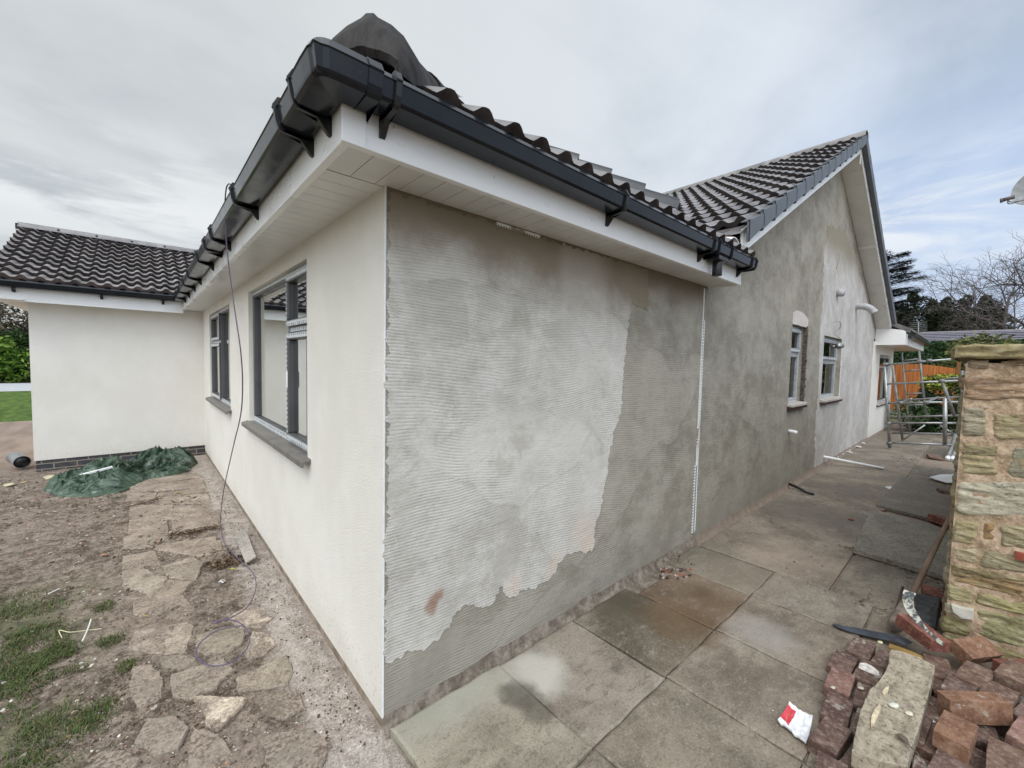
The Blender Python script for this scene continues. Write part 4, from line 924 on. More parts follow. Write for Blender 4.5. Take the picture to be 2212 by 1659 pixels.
# crazy paving on the left -----------------------------------------
M_flag = stone_mat('left_flagstone', (.23, .195, .162), (.39, .34, .29))
hero = [
 ([(1262,1208),(1590,1215),(1520,1310),(1420,1408),(1350,1375),(1325,1290)], (1.75, 1.68, 1.55), .018),
 ([(880,780),(1210,710),(1250,740),(1200,900),(1060,920),(840,880)], (1.1, 1.05, .98), .0),
 ([(1040,935),(1230,925),(1270,960),(1180,1010),(1050,1000)], (.75, .74, .68), 0),
 ([(800,380),(920,350),(1000,400),(1080,420),(1060,480),(960,520),(800,480)], (1.05, 1.02, .93), 0),
 ([(1060,350),(1250,290),(1310,330),(1270,430),(1100,420)], (1.0, .98, .9), 0),
 ([(1490,680),(1600,610),(1700,640),(1750,690),(1690,740),(1560,750)], (1.5, 1.42, 1.33), .004),
 ([(1590,900),(1640,780),(1740,790),(1780,860),(1700,920),(1620,950)], (1.45, 1.4, 1.3), .004),
 ([(1540,1080),(1850,930),(1900,1040),(1860,1110),(1620,1150),(1560,1160)], (.95, .93, .82), .006),
 ([(1120,1060),(1450,950),(1500,1020),(1400,1130),(1240,1205),(1130,1180)], (.92, .89, .82), .004),
 ([(870,1010),(990,1000),(1050,1080),(1040,1190),(900,1280),(860,1200),(840,1100)], (.95, .9, .84), .006),
 ([(960,1340),(1140,1330),(1220,1400),(1150,1520),(1000,1560),(880,1480)], (.75, .72, .68), .004),
 ([(1660,1180),(1940,1170),(1970,1270),(1830,1330),(1700,1290)], (.72, .68, .62), .004),
 ([(1700,1450),(2000,1400),(2140,1500),(2060,1659),(1750,1659)], (.62, .60, .56), .0),
 ([(1280,800),(1450,745),(1585,760),(1560,850),(1480,900),(1330,920),(1280,880)], (.85, .83, .74), .003),
 ([(800,290),(1000,250),(1040,340),(900,345),(800,370)], (1.0, .93, .86), 0),
 ([(1100,440),(1240,450),(1180,520),(900,600),(960,530)], (.9, .84, .76), 0),
 ([(860,560),(1180,540),(1260,620),(1130,690),(880,660)], (.9, .84, .78), 0),
 ([(1120,210),(1420,180),(1440,250),(1300,280),(1010,240)], (1.0, .93, .86), 0),
 ([(840,120),(1080,60),(1090,160),(1000,190),(850,200)], (1.0, .92, .85), 0),
 ([(840,0),(1060,-10),(1100,30),(860,70)], (1.05, .96, .88), 0),
 ([(1120,0),(1420,-20),(1420,60),(1130,100)], (1.0, .93, .86), 0),
 ([(1250,1400),(1420,1440),(1500,1560),(1400,1659),(1230,1640)], (.8, .76, .7), 0),
 ([(560,1560),(800,1540),(900,1600),(860,1659),(600,1659)], (.65, .62, .56), -.004)]
cx_, cy_ = (0, 0)
polys = []
for pp, col, dz in hero: polys.append(([gp(a/3, 1105.9+b/3, -.02) for a, b in pp], col, dz))
far_rows = [[(1180,600),(1440,610),(1430,650),(1170,685)],[(1460,640),(1880,600),(1860,565),(1470,610)],[(1200,720),(1590,720),(1590,850),(1210,862)],[(1610,730),(1960,720),(1950,790),(1610,865)],[(1200,875),(1500,862),(1520,980),(1190,1000)],[(1600,890),(2000,840),(2010,905),(1600,950)],[(1150,1012),(1540,1000),(1560,1100),(1140,1130)],[(1220,490),(1800,430),(1860,465),(1200,545)],[(1470,650),(1900,615),(1940,700),(1480,715)],[(1570,1070),(1980,1010),(2000,1090),(1600,1150)],[(1220,550),(1860,480),(1880,560),(1230,595)]]
for pp in far_rows:
    g = rnd(.92, 1.1); polys.append(([gp(a*.2344, 921.6+b*.2344, -.02) for a, b in pp], (g, g*.94, g*.88), rnd(-.003, .005)))
mb = MB()
for i, (pp, col, dz) in enumerate(polys):
    mx_ = sum(a for a, b in pp)/len(pp); my_ = sum(b for a, b in pp)/len(pp); pp = [(mx_+(a-mx_)*1.07, my_+(b-my_)*1.07) for a, b in pp]; q = jag(pp, .008, .018, i*3.1); n = len(q); cx = sum(a for a, b in q)/n; cy = sum(b for a, b in q)/n
    ztop = -.020+dz*.6; tl = (rnd(-.02, .02), rnd(-.02, .02))
    def zz_(x, y): return ztop+(x-cx)*tl[0]+(y-cy)*tl[1]
    ins = [(cx+(x-cx)*.95, cy+(y-cy)*.95, zz_(x, y)) for x, y in q]; ed = [(x, y, zz_(x, y)-.008) for x, y in q]; bt = [(x, y, -.09) for x, y in q]
    mb.faces(ins+ed+bt, [tuple(range(n))]+[(k, (k+1) % n, n+(k+1) % n, n+k) for k in range(n)]+[(n+k, n+(k+1) % n, 2*n+(k+1) % n, 2*n+k) for k in range(n)], col=col)
o = mb.build('stone_path', M_flag); struct(o)
# hole with leaves, strip of debris ---------------------------------
M_debris = mat('debris', lambda t: {'Base Color': t.attr('col'), 'Roughness': .85}, spec=.3)
rr = random.Random(11); mb = MB()
def chip(x, y, z, s, col, flat=.35):
    a = rr.random()*6.28; n = rr.choice((3, 4, 5)); h = s*flat*rr.uniform(.3, 1); el = rr.uniform(.35, 1); pts = []
    for k in range(n):
        an = 2*math.pi*k/n+rr.uniform(-.35, .35); px = math.cos(an)*s*rr.uniform(.6, 1); py = math.sin(an)*s*el
        pts.append((px*math.cos(a)-py*math.sin(a), px*math.sin(a)+py*math.cos(a)))
    tx, ty = rr.uniform(-.35, .35), rr.uniform(-.35, .35)
    top = [(x+p*.85, y+q*.85, z+h+p*tx+q*ty) for p, q in pts]; bot = [(x+p, y+q, z-h*.4) for p, q in pts]
    mb.faces(top+bot, [tuple(range(n))]+[(k, (k+1) % n, n+(k+1) % n, n+k) for k in range(n)], col=col)
PAL = [((.50, .45, .38), 3), ((.62, .59, .53), 2), ((.30, .23, .17), 4), ((.07, .045, .03), 6), ((.16, .11, .08), 6), ((.42, .24, .15), 1), ((.05, .035, .025), 4)]
pool = [c for c, k in PAL for _ in range(k)]
for i in range(11000):
    v = rr.random(); y = .15+6.4*v**1.5
    x = rr.uniform(-2.7, -.03) if rr.random() < .75 else rr.uniform(-.9, -.05)
    if noise.noise(V3((x*2.2, y*1.6, 3)))+rr.uniform(-.35, .45) < 0: continue
    s = rr.choice((.003, .004, .005, .007, .010, .013))*(1+y*.12)
    if x > -.85 and s > .011: s *= .5
    c = rr.choice(pool); k = rr.uniform(.8, 1.15)
    if s > .009 and c[0] > .45: s *= .7
    chip(x, y, gz(x, y)+.001, s, tuple(q*k for q in c))
for i in range(520):
    y = .2+5.5*rr.random()**1.3; x = rr.uniform(-2.4, -.5)
    if noise.noise(V3((x*1.7, y*1.3, 8))) < -.05: continue
    c = rr.choice(((.55, .50, .43), (.66, .63, .57), (.40, .33, .26), (.06, .042, .03), (.09, .06, .04), (.45, .25, .16))); k = rr.uniform(.8, 1.1); chip(x, y, gz(x, y)+.001, rr.uniform(.008, .018)*(1+.06*y), tuple(q*k for q in c), .25)
for i in range(900):   # paler grit beside the wall
    x = -.02-abs(rr.gauss(0, .09)); y = .0+rr.random()**1.3*4; k = rr.uniform(.7, 1.2); c = rr.choice(((.52, .46, .40), (.38, .31, .26), (.6, .57, .53), (.10, .07, .05)))
    chip(x, y, gz(x, y)+.001, rr.uniform(.002, .008), tuple(q*k for q in c), .8)
tag(mb.build('debris', M_debris), 'loose chips of stone, mortar and bark scattered over the bare soil', kind='stuff')
# leaf litter drifts
mb = MB()
def drift(u0, v0, u1, v1, n, w_, cols, sz=(.01, .03), cy=.3):
    a = gp(u0, v0, -.02); b = gp(u1, v1, -.02)
    for _ in range(n):
        f = rr.random(); x = a[0]+(b[0]-a[0])*f+rr.gauss(0, w_); y = a[1]+(b[1]-a[1])*f+rr.gauss(0, w_*1.5)
        c = rr.choice(cols); k = rr.uniform(.6, 1.3); an = rr.random()*6.28; L_ = rr.uniform(*sz); W_ = L_*rr.uniform(.12, .4); z = gz(x, y)+rr.uniform(.004, .02) if x < 0 else rr.uniform(.003, .015)
        dx, dy = math.cos(an)*L_, math.sin(an)*L_; ex_, ey_ = -math.sin(an)*W_, math.cos(an)*W_; zz1 = z+rr.uniform(-.004, .012)
        mb.poly([(x-dx, y-dy, z), (x+ex_, y+ey_, z+.002), (x+dx, y+dy, zz1), (x-ex_, y-ey_, z)], col=tuple(q*k for q in c))
br = [(.10, .055, .03), (.05, .03, .02), (.17, .10, .055), (.03, .02, .015), (.26, .2, .13)]
drift(370, 1158, 472, 1138, 260, .022, br); drift(452, 1222, 530, 1205, 320, .035, br); drift(440, 1190, 520, 1200, 80, .05, br); drift(300, 1170, 420, 1140, 60, .12, br)
drift(380, 1085, 430, 1070, 40, .08, br); drift(280, 1100, 460, 1110, 90, .25, br); drift(60, 1100, 280, 1110, 160, .25, br)
tag(mb.build('leaf_litter', M_debris), 'drifts of brown dead leaves and twigs lodged between the left flagstones', kind='stuff')
mb = MB()
def drift2(*a): drift(*a)
drift(1640, 1012+40, 1990, 1110, 60, .15, br, (.008, .02)); drift(2000, 1075, 2050, 1120, 200, .06, br, (.01, .04)); drift(1425, 1220, 1485, 1212, 60, .03, br, (.006, .018)); drift(1830, 1190, 1990, 1235, 160, .03, br, (.008, .025)); drift(1960, 990, 2050, 1060, 120, .12, br, (.01, .04)); drift(1600, 1200, 1960, 1300, 50, .2, br, (.006, .016)); drift(1990, 1240, 2020, 1290, 90, .05, br, (.01, .03))
drift(1880, 1310, 1960, 1330, 60, .08, br, (.006, .02))
for q in (): pass
tag(mb.build('leaf_litter', M_debris), 'dead leaves, twigs and crumbs of brick lying on the side path', kind='stuff')
# grass -------------------------------------------------------------
M_grass = mat('grass', lambda t: {'Base Color': t.attr('col'), 'Roughness': .6}, spec=.3)
mb = MB(); rr = random.Random(21)
def tuft(u, v, rad, n, hmax=.030):
    g = gp(u, v, -.03)
    for _ in range(n):
        a = rr.random()*6.28; d = rad*math.sqrt(rr.random())*rr.uniform(.6, 1.1); x = g[0]+math.cos(a)*d*.8; y = g[1]+math.sin(a)*d*1.1
        if noise.noise(V3((x*6, y*6, 1)))+rr.uniform(-.3, .3) < .02: continue
        z = gz(x, y); h = rr.uniform(.3, 1)*hmax; an = rr.random()*6.28; lx, ly = math.cos(an)*h*1.1, math.sin(an)*h*1.1; wx, wy = -math.sin(an)*.0017, math.cos(an)*.0017
        k = rr.uniform(.6, 1.35); c = rr.choice(((.045, .085, .016), (.06, .11, .022), (.10, .13, .035), (.16, .14, .06), (.03, .05, .012), (.12, .10, .05)))
        mb.poly([(x-wx, y-wy, z-.002), (x+wx, y+wy, z-.002), (x+lx*.5+wx*.7, y+ly*.5+wy*.7, z+h*.7), (x+lx*.5-wx*.7, y+ly*.5-wy*.7, z+h*.7)], col=tuple(q*k for q in c))
        mb.poly([(x+lx*.5+wx*.7, y+ly*.5+wy*.7, z+h*.7), (x+lx*.5-wx*.7, y+ly*.5-wy*.7, z+h*.7), (x+lx, y+ly, z+h*.8)], col=tuple(q*k for q in c))
for (zx, zy, rd, n) in ((100,720,.30,3400),(240,820,.2,2400),(60,900,.25,2600),(250,960,.18,3000),(160,1060,.22,3200),(380,930,.12,1200),(640,660,.09,900),(720,830,.09,800),(680,620,.07,400),(620,1320,.12,1300),(560,1370,.10,800),(300,1340,.15,1400),(120,1460,.2,1800),(560,1530,.1,1000),(820,1010,.06,350),(100,1560,.16,1400),(400,1080,.12,900),(60,600,.22,1200),(330,1560,.12,700),(1130-1130+80,1230,.2,900)):
    tuft(zx/3, 1105.9+zy/3, rd, int(n*.62))
tuft(265, 1075, .10, 260, .03); tuft(255, 1062, .08, 160, .03)
tag(mb.build('grass', M_grass), 'thin short green grass creeping over the soil at the left', kind='stuff')
# single yellow leaves and sticks
M_leaf = mat('leaf', lambda t: {'Base Color': t.mix(t.ramp(t.noise(t.obj(), 40, 3), .4, .6), t.attr('col'), t.mix(.5, t.attr('col'), (.2, .12, .04)))}, rough=.6)
def leaf(u, v, L_, W_, ang, col, label, z=-.012, name='leaf', cat='leaf', grp='single fallen leaves'):
    g = gp(u, v, z); m_ = MB(); n = 6; pts = []
    for k in range(n+1): f = k/n; pts.append((f*L_-L_/2, math.sin(math.pi*f)*W_/2, .004*math.sin(f*5)))
    for k in range(n-1, 0, -1): f = k/n; pts.append((f*L_-L_/2, -math.sin(math.pi*f)*W_/2, .004*math.sin(f*5)+.003))
    mid = [(k/n*L_-L_/2, 0, .001+.003*math.sin(k/n*5)) for k in range(n+1)]
    ca, sa = math.cos(ang), math.sin(ang)
    tr = lambda p: (p[0]*ca-p[1]*sa, p[0]*sa+p[1]*ca, p[2])
    top = [tr(p) for p in pts]; N = len(top)
    m_.faces(top+[(p[0], p[1], p[2]-.0015) for p in top], [tuple(range(N)), tuple(range(N, 2*N))[::-1]]+[(k, (k+1) % N, N+(k+1) % N, N+k) for k in range(N)], col=col)
    o = m_.build(name, M_leaf); o.location = (g[0], g[1], z); return tag(o, label, cat, grp)
leaf(503, 1229, .065, .022, .1-.7, (.50, .42, .06), 'yellow-green fallen leaf beside the drift of brown leaves near the wall')
leaf(314, 1331, .055, .010, -.5, (.55, .34, .05), 'narrow orange-yellow leaf alone on the bare soil left of the flagstones')
leaf(384, 1063, .09, .03, .5, (.55, .48, .10), 'pale yellow leaf in front of the green sheet', z=-.0)
leaf(399, 1066, .10, .02, -.3, (.50, .45, .12), 'second pale yellow leaf, just right of the first, in front of the green sheet', z=.0)
leaf(277, 1592, .02, .008, .6, (.75, .68, .42), 'small cream seed leaf near the bottom edge of the flagstones')
leaf(162, 1537, .028, .010, .5, (.70, .66, .40), 'small pale leaf on the grassy soil near the bottom left')
leaf(470, 1275, .035, .013, .2, (.18, .075, .03), 'reddish brown leaf below the drift of dead leaves')
leaf(226, 1198, .06, .04, .3, (.50, .26, .17), 'flat orange-pink stone flake on the soil', name='stone_flake', cat='stone flake', grp='loose flakes')
leaf(707, 1594, .02, .014, .3, (.03, .02, .015), 'dark brown leaf below the house corner', z=-.02)
def stick(pts, r, col, label, name='stick', cat='stick', z=-.01, grp=None):
    m_ = MB(); m_.tube(smooth_path([(*gp(u, v, z), z+dz) for u, v, dz in pts]), r, 6); o = m_.build(name, simple(name+'_m', col, .6, var=.15)); return tag(o, label, cat, grp)
stick([(134, 1378, 0), (128, 1365, .01), (150, 1370, .012), (180, 1364, .004), (220, 1358, 0)], .0022, (.62, .57, .38), 'curled dry straw lying on the soil at the left', 'straw', 'straw')
stick([(178, 1386, .002), (190, 1362, .01), (197, 1342, .012)], .004, (.68, .68, .62), 'short whitish stick crossing the curled straw')
stick([(104, 1283, .0), (128, 1273, .005)], .004, (.70, .68, .64), 'short pale splinter alone on the upper soil')
stick([(270, 1100-4, .0), (352, 1098-4-17, .01)], .006, (.10, .06, .035), 'dark brown twig lying on the soil in front of the green sheet')
# pale pebbles near wall
mb = MB(); g = gp(480, 1253); bm = bmesh.new(); bmesh.ops.create_icosphere(bm, subdivisions=3, radius=.022)
for v in bm.verts: v.co = v.co*(1+noise.noise(v.co*40)*.2); v.co.z *= .55
me = bpy.data.meshes.new('stone'); bm.to_mesh(me); bm.free()
def banded(t):
    x, y, z = t.sep(t.obj()); return {'Base Color': t.mix(t.ramp(t.math('SINE', t.math('MULTIPLY', t.math('ADD', y, x), 260.)), -.3, .3), (.15, .14, .15), (.58, .54, .50))}
me.materials.append(mat('banded_stone', banded)); 
for f in me.polygons: f.use_smooth = True
o = bpy.data.objects.new('stone', me); C.objects.link(o); o.location = (g[0], g[1], -.01); tag(o, 'grey and white banded pebble below the drift of leaves', 'stone')
# tilted grey slate piece against the foundation
q = [(1520,170),(1590,128),(1660,305),(1592,330)]
mb = MB(); pts = [gp(a/3, 1105.9+b/3, .0) for a, b in q]
mb.prism([(pts[0][0], pts[0][1], .02), (pts[1][0], pts[1][1], .035), (pts[2][0], pts[2][1], .02), (pts[3][0], pts[3][1], .004)], (0, 0, -.012)); tag(mb.build('slab_offcut', stone_mat('offcut_grey', (.30, .27, .24), (.42, .38, .34), useattr=False), bevel=.002), 'thin grey-pink slab offcut tilted up beside the wall foot', 'slab')
# ------------------------------------------------------------------ rope hanging from the gutter
M_cable = simple('purple_cable', (.105, .075, .135), .45, var=.15)
cp_ = [at(500, 399, 0, -.37), at(493, 398, 0, -.395), at(488, 412, 0, -.40), at(486, 450, 0, -.373), at(489, 520, 0, -.36), at(497, 600, 0, -.348), (at(510, 690, 0, -.333)), at(520, 760, 0, -.322), at(524, 830, 0, -.310), at(520, 895, 0, -.30), at(505, 960, 0, -.288), at(487, 1040, 0, -.271), at(479, 1090, 0, -.25)]
gr = [(477,1125,.0),(480,1160,.01),(494,1185,.012),(520,1212,.02),(542,1232,.012),(552,1252,.008),(551,1278,.006),(535,1310,.008),(505,1331,.012),(480,1340,.008),(462,1347,.006),(460,1343,.01),(475,1341,.014),(490,1338,.016),(515,1344,.014),(535,1362,.010),(539,1385,.006),(528,1408,.006),(505,1428,.006),(475,1438,.008),(448,1436,.006),(428,1422,.006),(424,1405,.006),(436,1385,.008),(465,1364,.012),(500,1354,.02),(525,1352,.018)]
cp_ += [V3((*gp(u, v, z_), z_)) for u, v, z_ in gr]
mb = MB(); mb.tube(smooth_path(cp_, 8), .0034, 7); tag(mb.build('cable', M_cable), 'thin purple cable hanging from the gutter and looping on the flagstones', 'cable')
# ------------------------------------------------------------------ green sheet
def tarp_fn(t):
    p = t.pos(); n = t.noise(p, 5, 6, .65); n2 = t.noise(p, 30, 4, .6)
    c = t.mix(t.ramp(n, .38, .62), (.016, .042, .022), (.066, .106, .068))
    c = t.mix(t.math('MULTIPLY', t.ramp(t.noise(t.vm('ADD', p, (4, 1, 0)), 6, 6, .7), .55, .66), .6), c, (.27, .31, .27))
    return {'Base Color': c, 'Normal': t.bump(n2, .4, .01), 'Roughness': t.ramp(n, .3, .7, .3, .6)}
mb = MB(); NX, NY = 170, 110
fr_ = [(-1.66, 5.60), (-1.50, 5.18), (-1.25, 4.98), (-1.0, 4.98), (-.86, 5.2), (-.75, 5.42), (-.45, 5.52), (-.28, 5.75), (-.17, 6.1)]
def lerp_tab(tab, x):
    for (a, b), (c, d) in zip(tab, tab[1:]):
        if x <= c: return b+(d-b)*max(0, (x-a))/(c-a)
    return tab[-1][1]
hp = [(-1.66, .15), (-1.45, .20), (-1.3, .19), (-1.2, .28), (-1.05, .31), (-.9, .22), (-.78, .25), (-.62, .31), (-.5, .28), (-.35, .25), (-.22, .14), (-.17, .02)]
yb_t = [(-1.66, 5.9), (-1.4, 6.05), (-1.25, 6.4), (-.3, 6.55), (-.17, 6.3)]
vs = []
for j in range(NY+1):
    for i in range(NX+1):
        x = -1.66+1.49*i/NX; yf = lerp_tab(fr_, x); yb = lerp_tab(yb_t, x); f = j/NY
        y = yf+(yb-yf)*f
        env = min(1, (f*2.4)**.6)*min(1, ((1-f)*4)**.5)*min(1, min(i, NX-i)/10)**.5
        H_ = lerp_tab(hp, x)*(.35+.65*math.sin(min(1, f*1.15)*math.pi/2))
        p = V3((x, y, 0)); q = p+V3((noise.noise(p*3), noise.noise(p*3+V3((5, 5, 5))), 0))*.16
        rd = 1-abs(noise.noise(V3((q.x*3.2+q.y*2.2, q.y*2.4-q.x*1.2, 1)))*2.2); rd2 = 1-abs(noise.noise(V3((q.x*8-q.y*5, q.y*5+q.x*4, 4)))*2.2); rd3 = 1-abs(noise.noise(V3((q.x*17+q.y*9, q.y*13-q.x*6, 7)))*2)
        z = -.03+env*(H_*(.38+.42*max(0, rd)**1.6+.25*max(0, rd2)**2)+.034*max(0, rd3)**2.2)
        x += .04*noise.noise(V3((y*5, x*3, 9)))*(1-f)
        vs.append((x+.02*rd2, y-.05*max(0, rd2)*env, z))
W_ = NX+1; fs = [(j*W_+i, j*W_+i+1, (j+1)*W_+i+1, (j+1)*W_+i) for j in range(NY) for i in range(NX)]
mb.faces(vs, fs, sm=False); tag(mb.build('tarpaulin', mat('green_sheet', tarp_fn, spec=.5)), 'crumpled dark green plastic sheet on the ground against the wing plinth', 'tarpaulin')
a = at(170, 1030, 1, 5.55); b = at(243, 1011, 1, 5.62)
mb = MB(); d_ = (b-a).normalized(); s_ = V3((0, 0, 1)).cross(d_).normalized(); mb.prism([a-s_*.02, b-s_*.02, b+s_*.02, a+s_*.02], (0, 0, .025)); tag(mb.build('plastic_strip', M_whitepl, bevel=.003), 'short white plastic strip lying on the green sheet', 'plastic strip')
# galvanised tube
g = gp(46, 1010, 0); mb = MB(); a = V3((g[0]+.02, g[1]-.06, .085)); d_ = V3((-.12, .30, .03)); n = 20
mb.tube([a, a+d_*.98, a+d_], [.082, .078, .02], n, cap=False); mb.tube([a-d_*.0, a+d_*.02], [.086, .086], n, cap=False); mb.tube([a+d_*.03, a+d_*.9], [.076, .07], n, mi=1)
tag(mb.build('metal_bucket', [simple('galvanised', (.30, .31, .31), .4, metal=.6, var=.2), M_black]), 'dull galvanised bucket lying on its side beyond the wing corner', 'bucket')
# rubble near the wing corner
rr = random.Random(5)
rub = [(112, 1029, .07, 'flat brown stone beside the galvanised bucket'), (20, 1046, .05, 'pale yellowish stone, the leftmost of three by the wing corner'), (52, 1040, .04, 'brown crumb of brick between the pale stone and the flat brown stone')]
for (u, v, s_, lb) in rub:
    bm = bmesh.new(); bmesh.ops.create_icosphere(bm, subdivisions=3, radius=s_)
    for q in bm.verts: q.co = q.co*(1+noise.noise(q.co*18+V3((u, 0, 0)))*.35); q.co.z *= .4
    me = bpy.data.meshes.new('stone'); bm.to_mesh(me); bm.free(); me.materials.append(simple('rubble', rr.choice(((.30, .22, .15), (.45, .40, .27))), .9, var=.3)); o = bpy.data.objects.new('stone', me); C.objects.link(o); g = gp(u, v); o.location = (g[0], g[1], -.01); tag(o, lb, 'stone', 'stones near the wing corner')
# ------------------------------------------------------------------ stone pier / boundary wall
def pier_fn(t):
    p = t.pos(); x, y, z = t.sep(p)
    lay = t.noise(t.vm('MULTIPLY', p, (2.2, 2.2, 9)), 3.2, 7, .68, .5); n = t.noise(p, 3.0, 5, .6); n2 = t.noise(p, 45, 5, .7); al = t.noise(p, 5.5, 6, .7)
    c = t.mix(1, t.mix(t.ramp(lay, .33, .67), (.66, .63, .57), (1.15, 1.11, 1.0)), t.attr('col'), 'MULTIPLY')
    c = t.mix(t.math('MULTIPLY', t.ramp(al, .50, .64), t.ramp(z, 1.9, .2, .22, .55)), c, t.mix(t.ramp(n2, .4, .6), (.15, .135, .075), (.26, .23, .14)))
    n3 = t.noise(t.vm('MULTIPLY', p, (1, 1, 2)), 24, 6, .75)
    c = t.mix(t.math('MULTIPLY', t.ramp(n3, .52, .64), .55), c, (.46, .41, .31)); c = t.mix(t.math('MULTIPLY', t.ramp(n3, .46, .34), .75), c, (.07, .055, .03))
    c = t.mix(t.math('MULTIPLY', t.ramp(n2, .60, .70), .5), c, (.42, .38, .28))
    c = t.mix(t.math('MULTIPLY', t.ramp(lay, .40, .28), .8), c, (.045, .036, .02))
    h = t.math('ADD', t.math('MULTIPLY', lay, 1.0), t.math('MULTIPLY', n2, .3))
    return {'Base Color': c, 'Normal': t.bump(h, .9, .02), 'Roughness': .9}
M_stone = mat('sandstone', pier_fn, spec=.2)
def mortar_fn(t):
    p = t.pos(); n = t.noise(p, 10, 6, .7); n2 = t.noise(p, 70, 4, .7)
    c = t.mix(t.ramp(n, .40, .60), (.33, .23, .15), (.53, .40, .285)); c = t.mix(t.math('MULTIPLY', t.ramp(n2, .54, .62), .5), c, (.60, .48, .37)); c = t.mix(t.math('MULTIPLY', t.ramp(n2, .45, .36), .5), c, (.16, .11, .07)); c = t.mix(t.math('MULTIPLY', t.ramp(t.noise(p, 4, 5, .7), .55, .68), .6), c, (.20, .18, .08))
    return {'Base Color': c, 'Normal': t.bump(t.math('ADD', n, t.math('MULTIPLY', n2, .5)), .9, .012), 'Roughness': .95}
M_mortar = mat('buff_mortar', mortar_fn, spec=.2)
PX = 2.75; PYc = -1.575
wall = empty('stone_wall', (3.2, -1.9, 0), 'rough sandstone boundary wall with buff mortar and a flat coping, ending beside the path', 'stone wall')
def at_local(o, parent):   # parts are modelled in world coordinates
    o.parent = parent; o.matrix_parent_inverse = Matrix.Translation(-V3(parent.location)); return o
stn = MB()
def stone(c4, axis_n, depth, col, seed, nu=22, nv=14, rough=.012):
    """c4: four 3-D corners (tl, tr, br, bl), pushed out along axis_n"""
    c4 = [V3(c) for c in c4]; N_ = V3(axis_n); ws = (c4[1]-c4[0]).length; hs_ = (c4[3]-c4[0]).length
    vs = []; 
    for j in range(nv+1):
        for i in range(nu+1):
            s_, q = i/nu, j/nv
            p = c4[0].lerp(c4[1], s_).lerp(c4[3].lerp(c4[2], s_), q)
            sd_ = V3((seed, seed*.7, 0)); e = min(min(s_, 1-s_)*ws, min(q, 1-q)*hs_)
            du = (c4[1]-c4[0]).normalized(); dv = (c4[3]-c4[0]).normalized()
            k = 1.0
            p = p+du*noise.noise(p*9+sd_)*.016+dv*noise.noise(p*9+sd_+V3((9, 9, 9)))*.014
            # round the corners
            cxs = max(0, abs(s_-.5)*2-.8)/.2; cys = max(0, abs(q-.5)*2-.75)/.25
            p = p+du*(-1 if s_ > .5 else 1)*.010*cxs*cys*2+dv*(-1 if q > .5 else 1)*.008*cxs*cys*2
            ed = min(1, e/.016)**.5
            pz = V3((p.x*3, p.y*3, p.z*11)); h = depth*ed+ed*(rough*noise.noise(pz*1.2+sd_)+rough*.9*(1-abs(noise.noise(pz*2.1+sd_)*2.4))+rough*.6*noise.noise(pz*5+sd_)+rough*.35*noise.noise(pz*13+sd_))
            vs.append(p+N_*h)
    W_ = nu+1; stn.faces(vs, [(j*W_+i, j*W_+i+1, (j+1)*W_+i+1, (j+1)*W_+i) for j in range(nv) for i in range(nu)], col=col, sm=True)
def pf(u, v): return at(u, v, 0, PX)
G_ = (.36, .33, .26); Y_ = (.38, .325, .21); B_ = (.33, .26, .19); PK = (.42, .28, .19); PL = (.50, .48, .41); GR = (.29, .28, .22); RB = (.36, .25, .18)
ST = [((2085,777),(2138,776),(2137,797),(2086,798),B_),((2160,776),(2300,775),(2300,797),(2161,798),(.33,.25,.17)),
 ((2078,812),(2300,806),(2300,868),(2077,866),RB),
 ((2077,876),(2133,882),(2130,946),(2076,944),G_),((2146,888),(2300,890),(2300,955),(2146,949),Y_),
 ((2075,955),(2152,958),(2150,984),(2074,981),(.34,.30,.19)),((2073,983),(2152,986),(2150,1028),(2071,1024),Y_),((2180,966),(2300,972),(2300,1042),(2179,1033),GR),
 ((2066,1036),(2300,1042),(2300,1124),(2064,1112),PL),
 ((2062,1120),(2114,1124),(2112,1180),(2059,1173),(.40,.35,.22)),((2058,1176),(2112,1183),(2108,1216),(2055,1206),(.42,.37,.27)),((2124,1128),(2150,1130),(2149,1166),(2123,1163),(.34,.22,.12)),((2160,1130),(2300,1140),(2300,1200),(2160,1180),(.36,.32,.22)),((2122,1180),(2300,1206),(2300,1252),(2120,1226),(.34,.31,.22)),
 ((2052,1214),(2112,1224),(2300,1262),(2050,1246),(.27,.22,.13)),((2112,1236),(2300,1268),(2300,1312),(2048,1252),(.33,.23,.13)),
 ((2046,1256),(2104,1268),(2102,1306),(2043,1292),(.40,.36,.22)),((2042,1296),(2102,1309),(2100,1336),(2039,1322),(.46,.44,.36)),
 ((2114,1276),(2300,1318),(2300,1352),(2112,1306),(.37,.34,.18)),((2112,1310),(2300,1356),(2300,1430),(2109,1372),(.30,.29,.17)),
 ((2038,1328),(2098,1342),(2094,1376),(2034,1360),(.26,.24,.13)),((2033,1364),(2092,1380),(2090,1410),(2029,1396),(.28,.26,.15)),((2096,1378),(2300,1436),(2300,1475),(2094,1412),(.31,.27,.15))]
for i, q in enumerate(ST): stone([pf(*q[k]) for k in range(4)], (-1, 0, 0), .013, q[4], i*7.3, 44, 26, .0065)
zt_w = 1.65
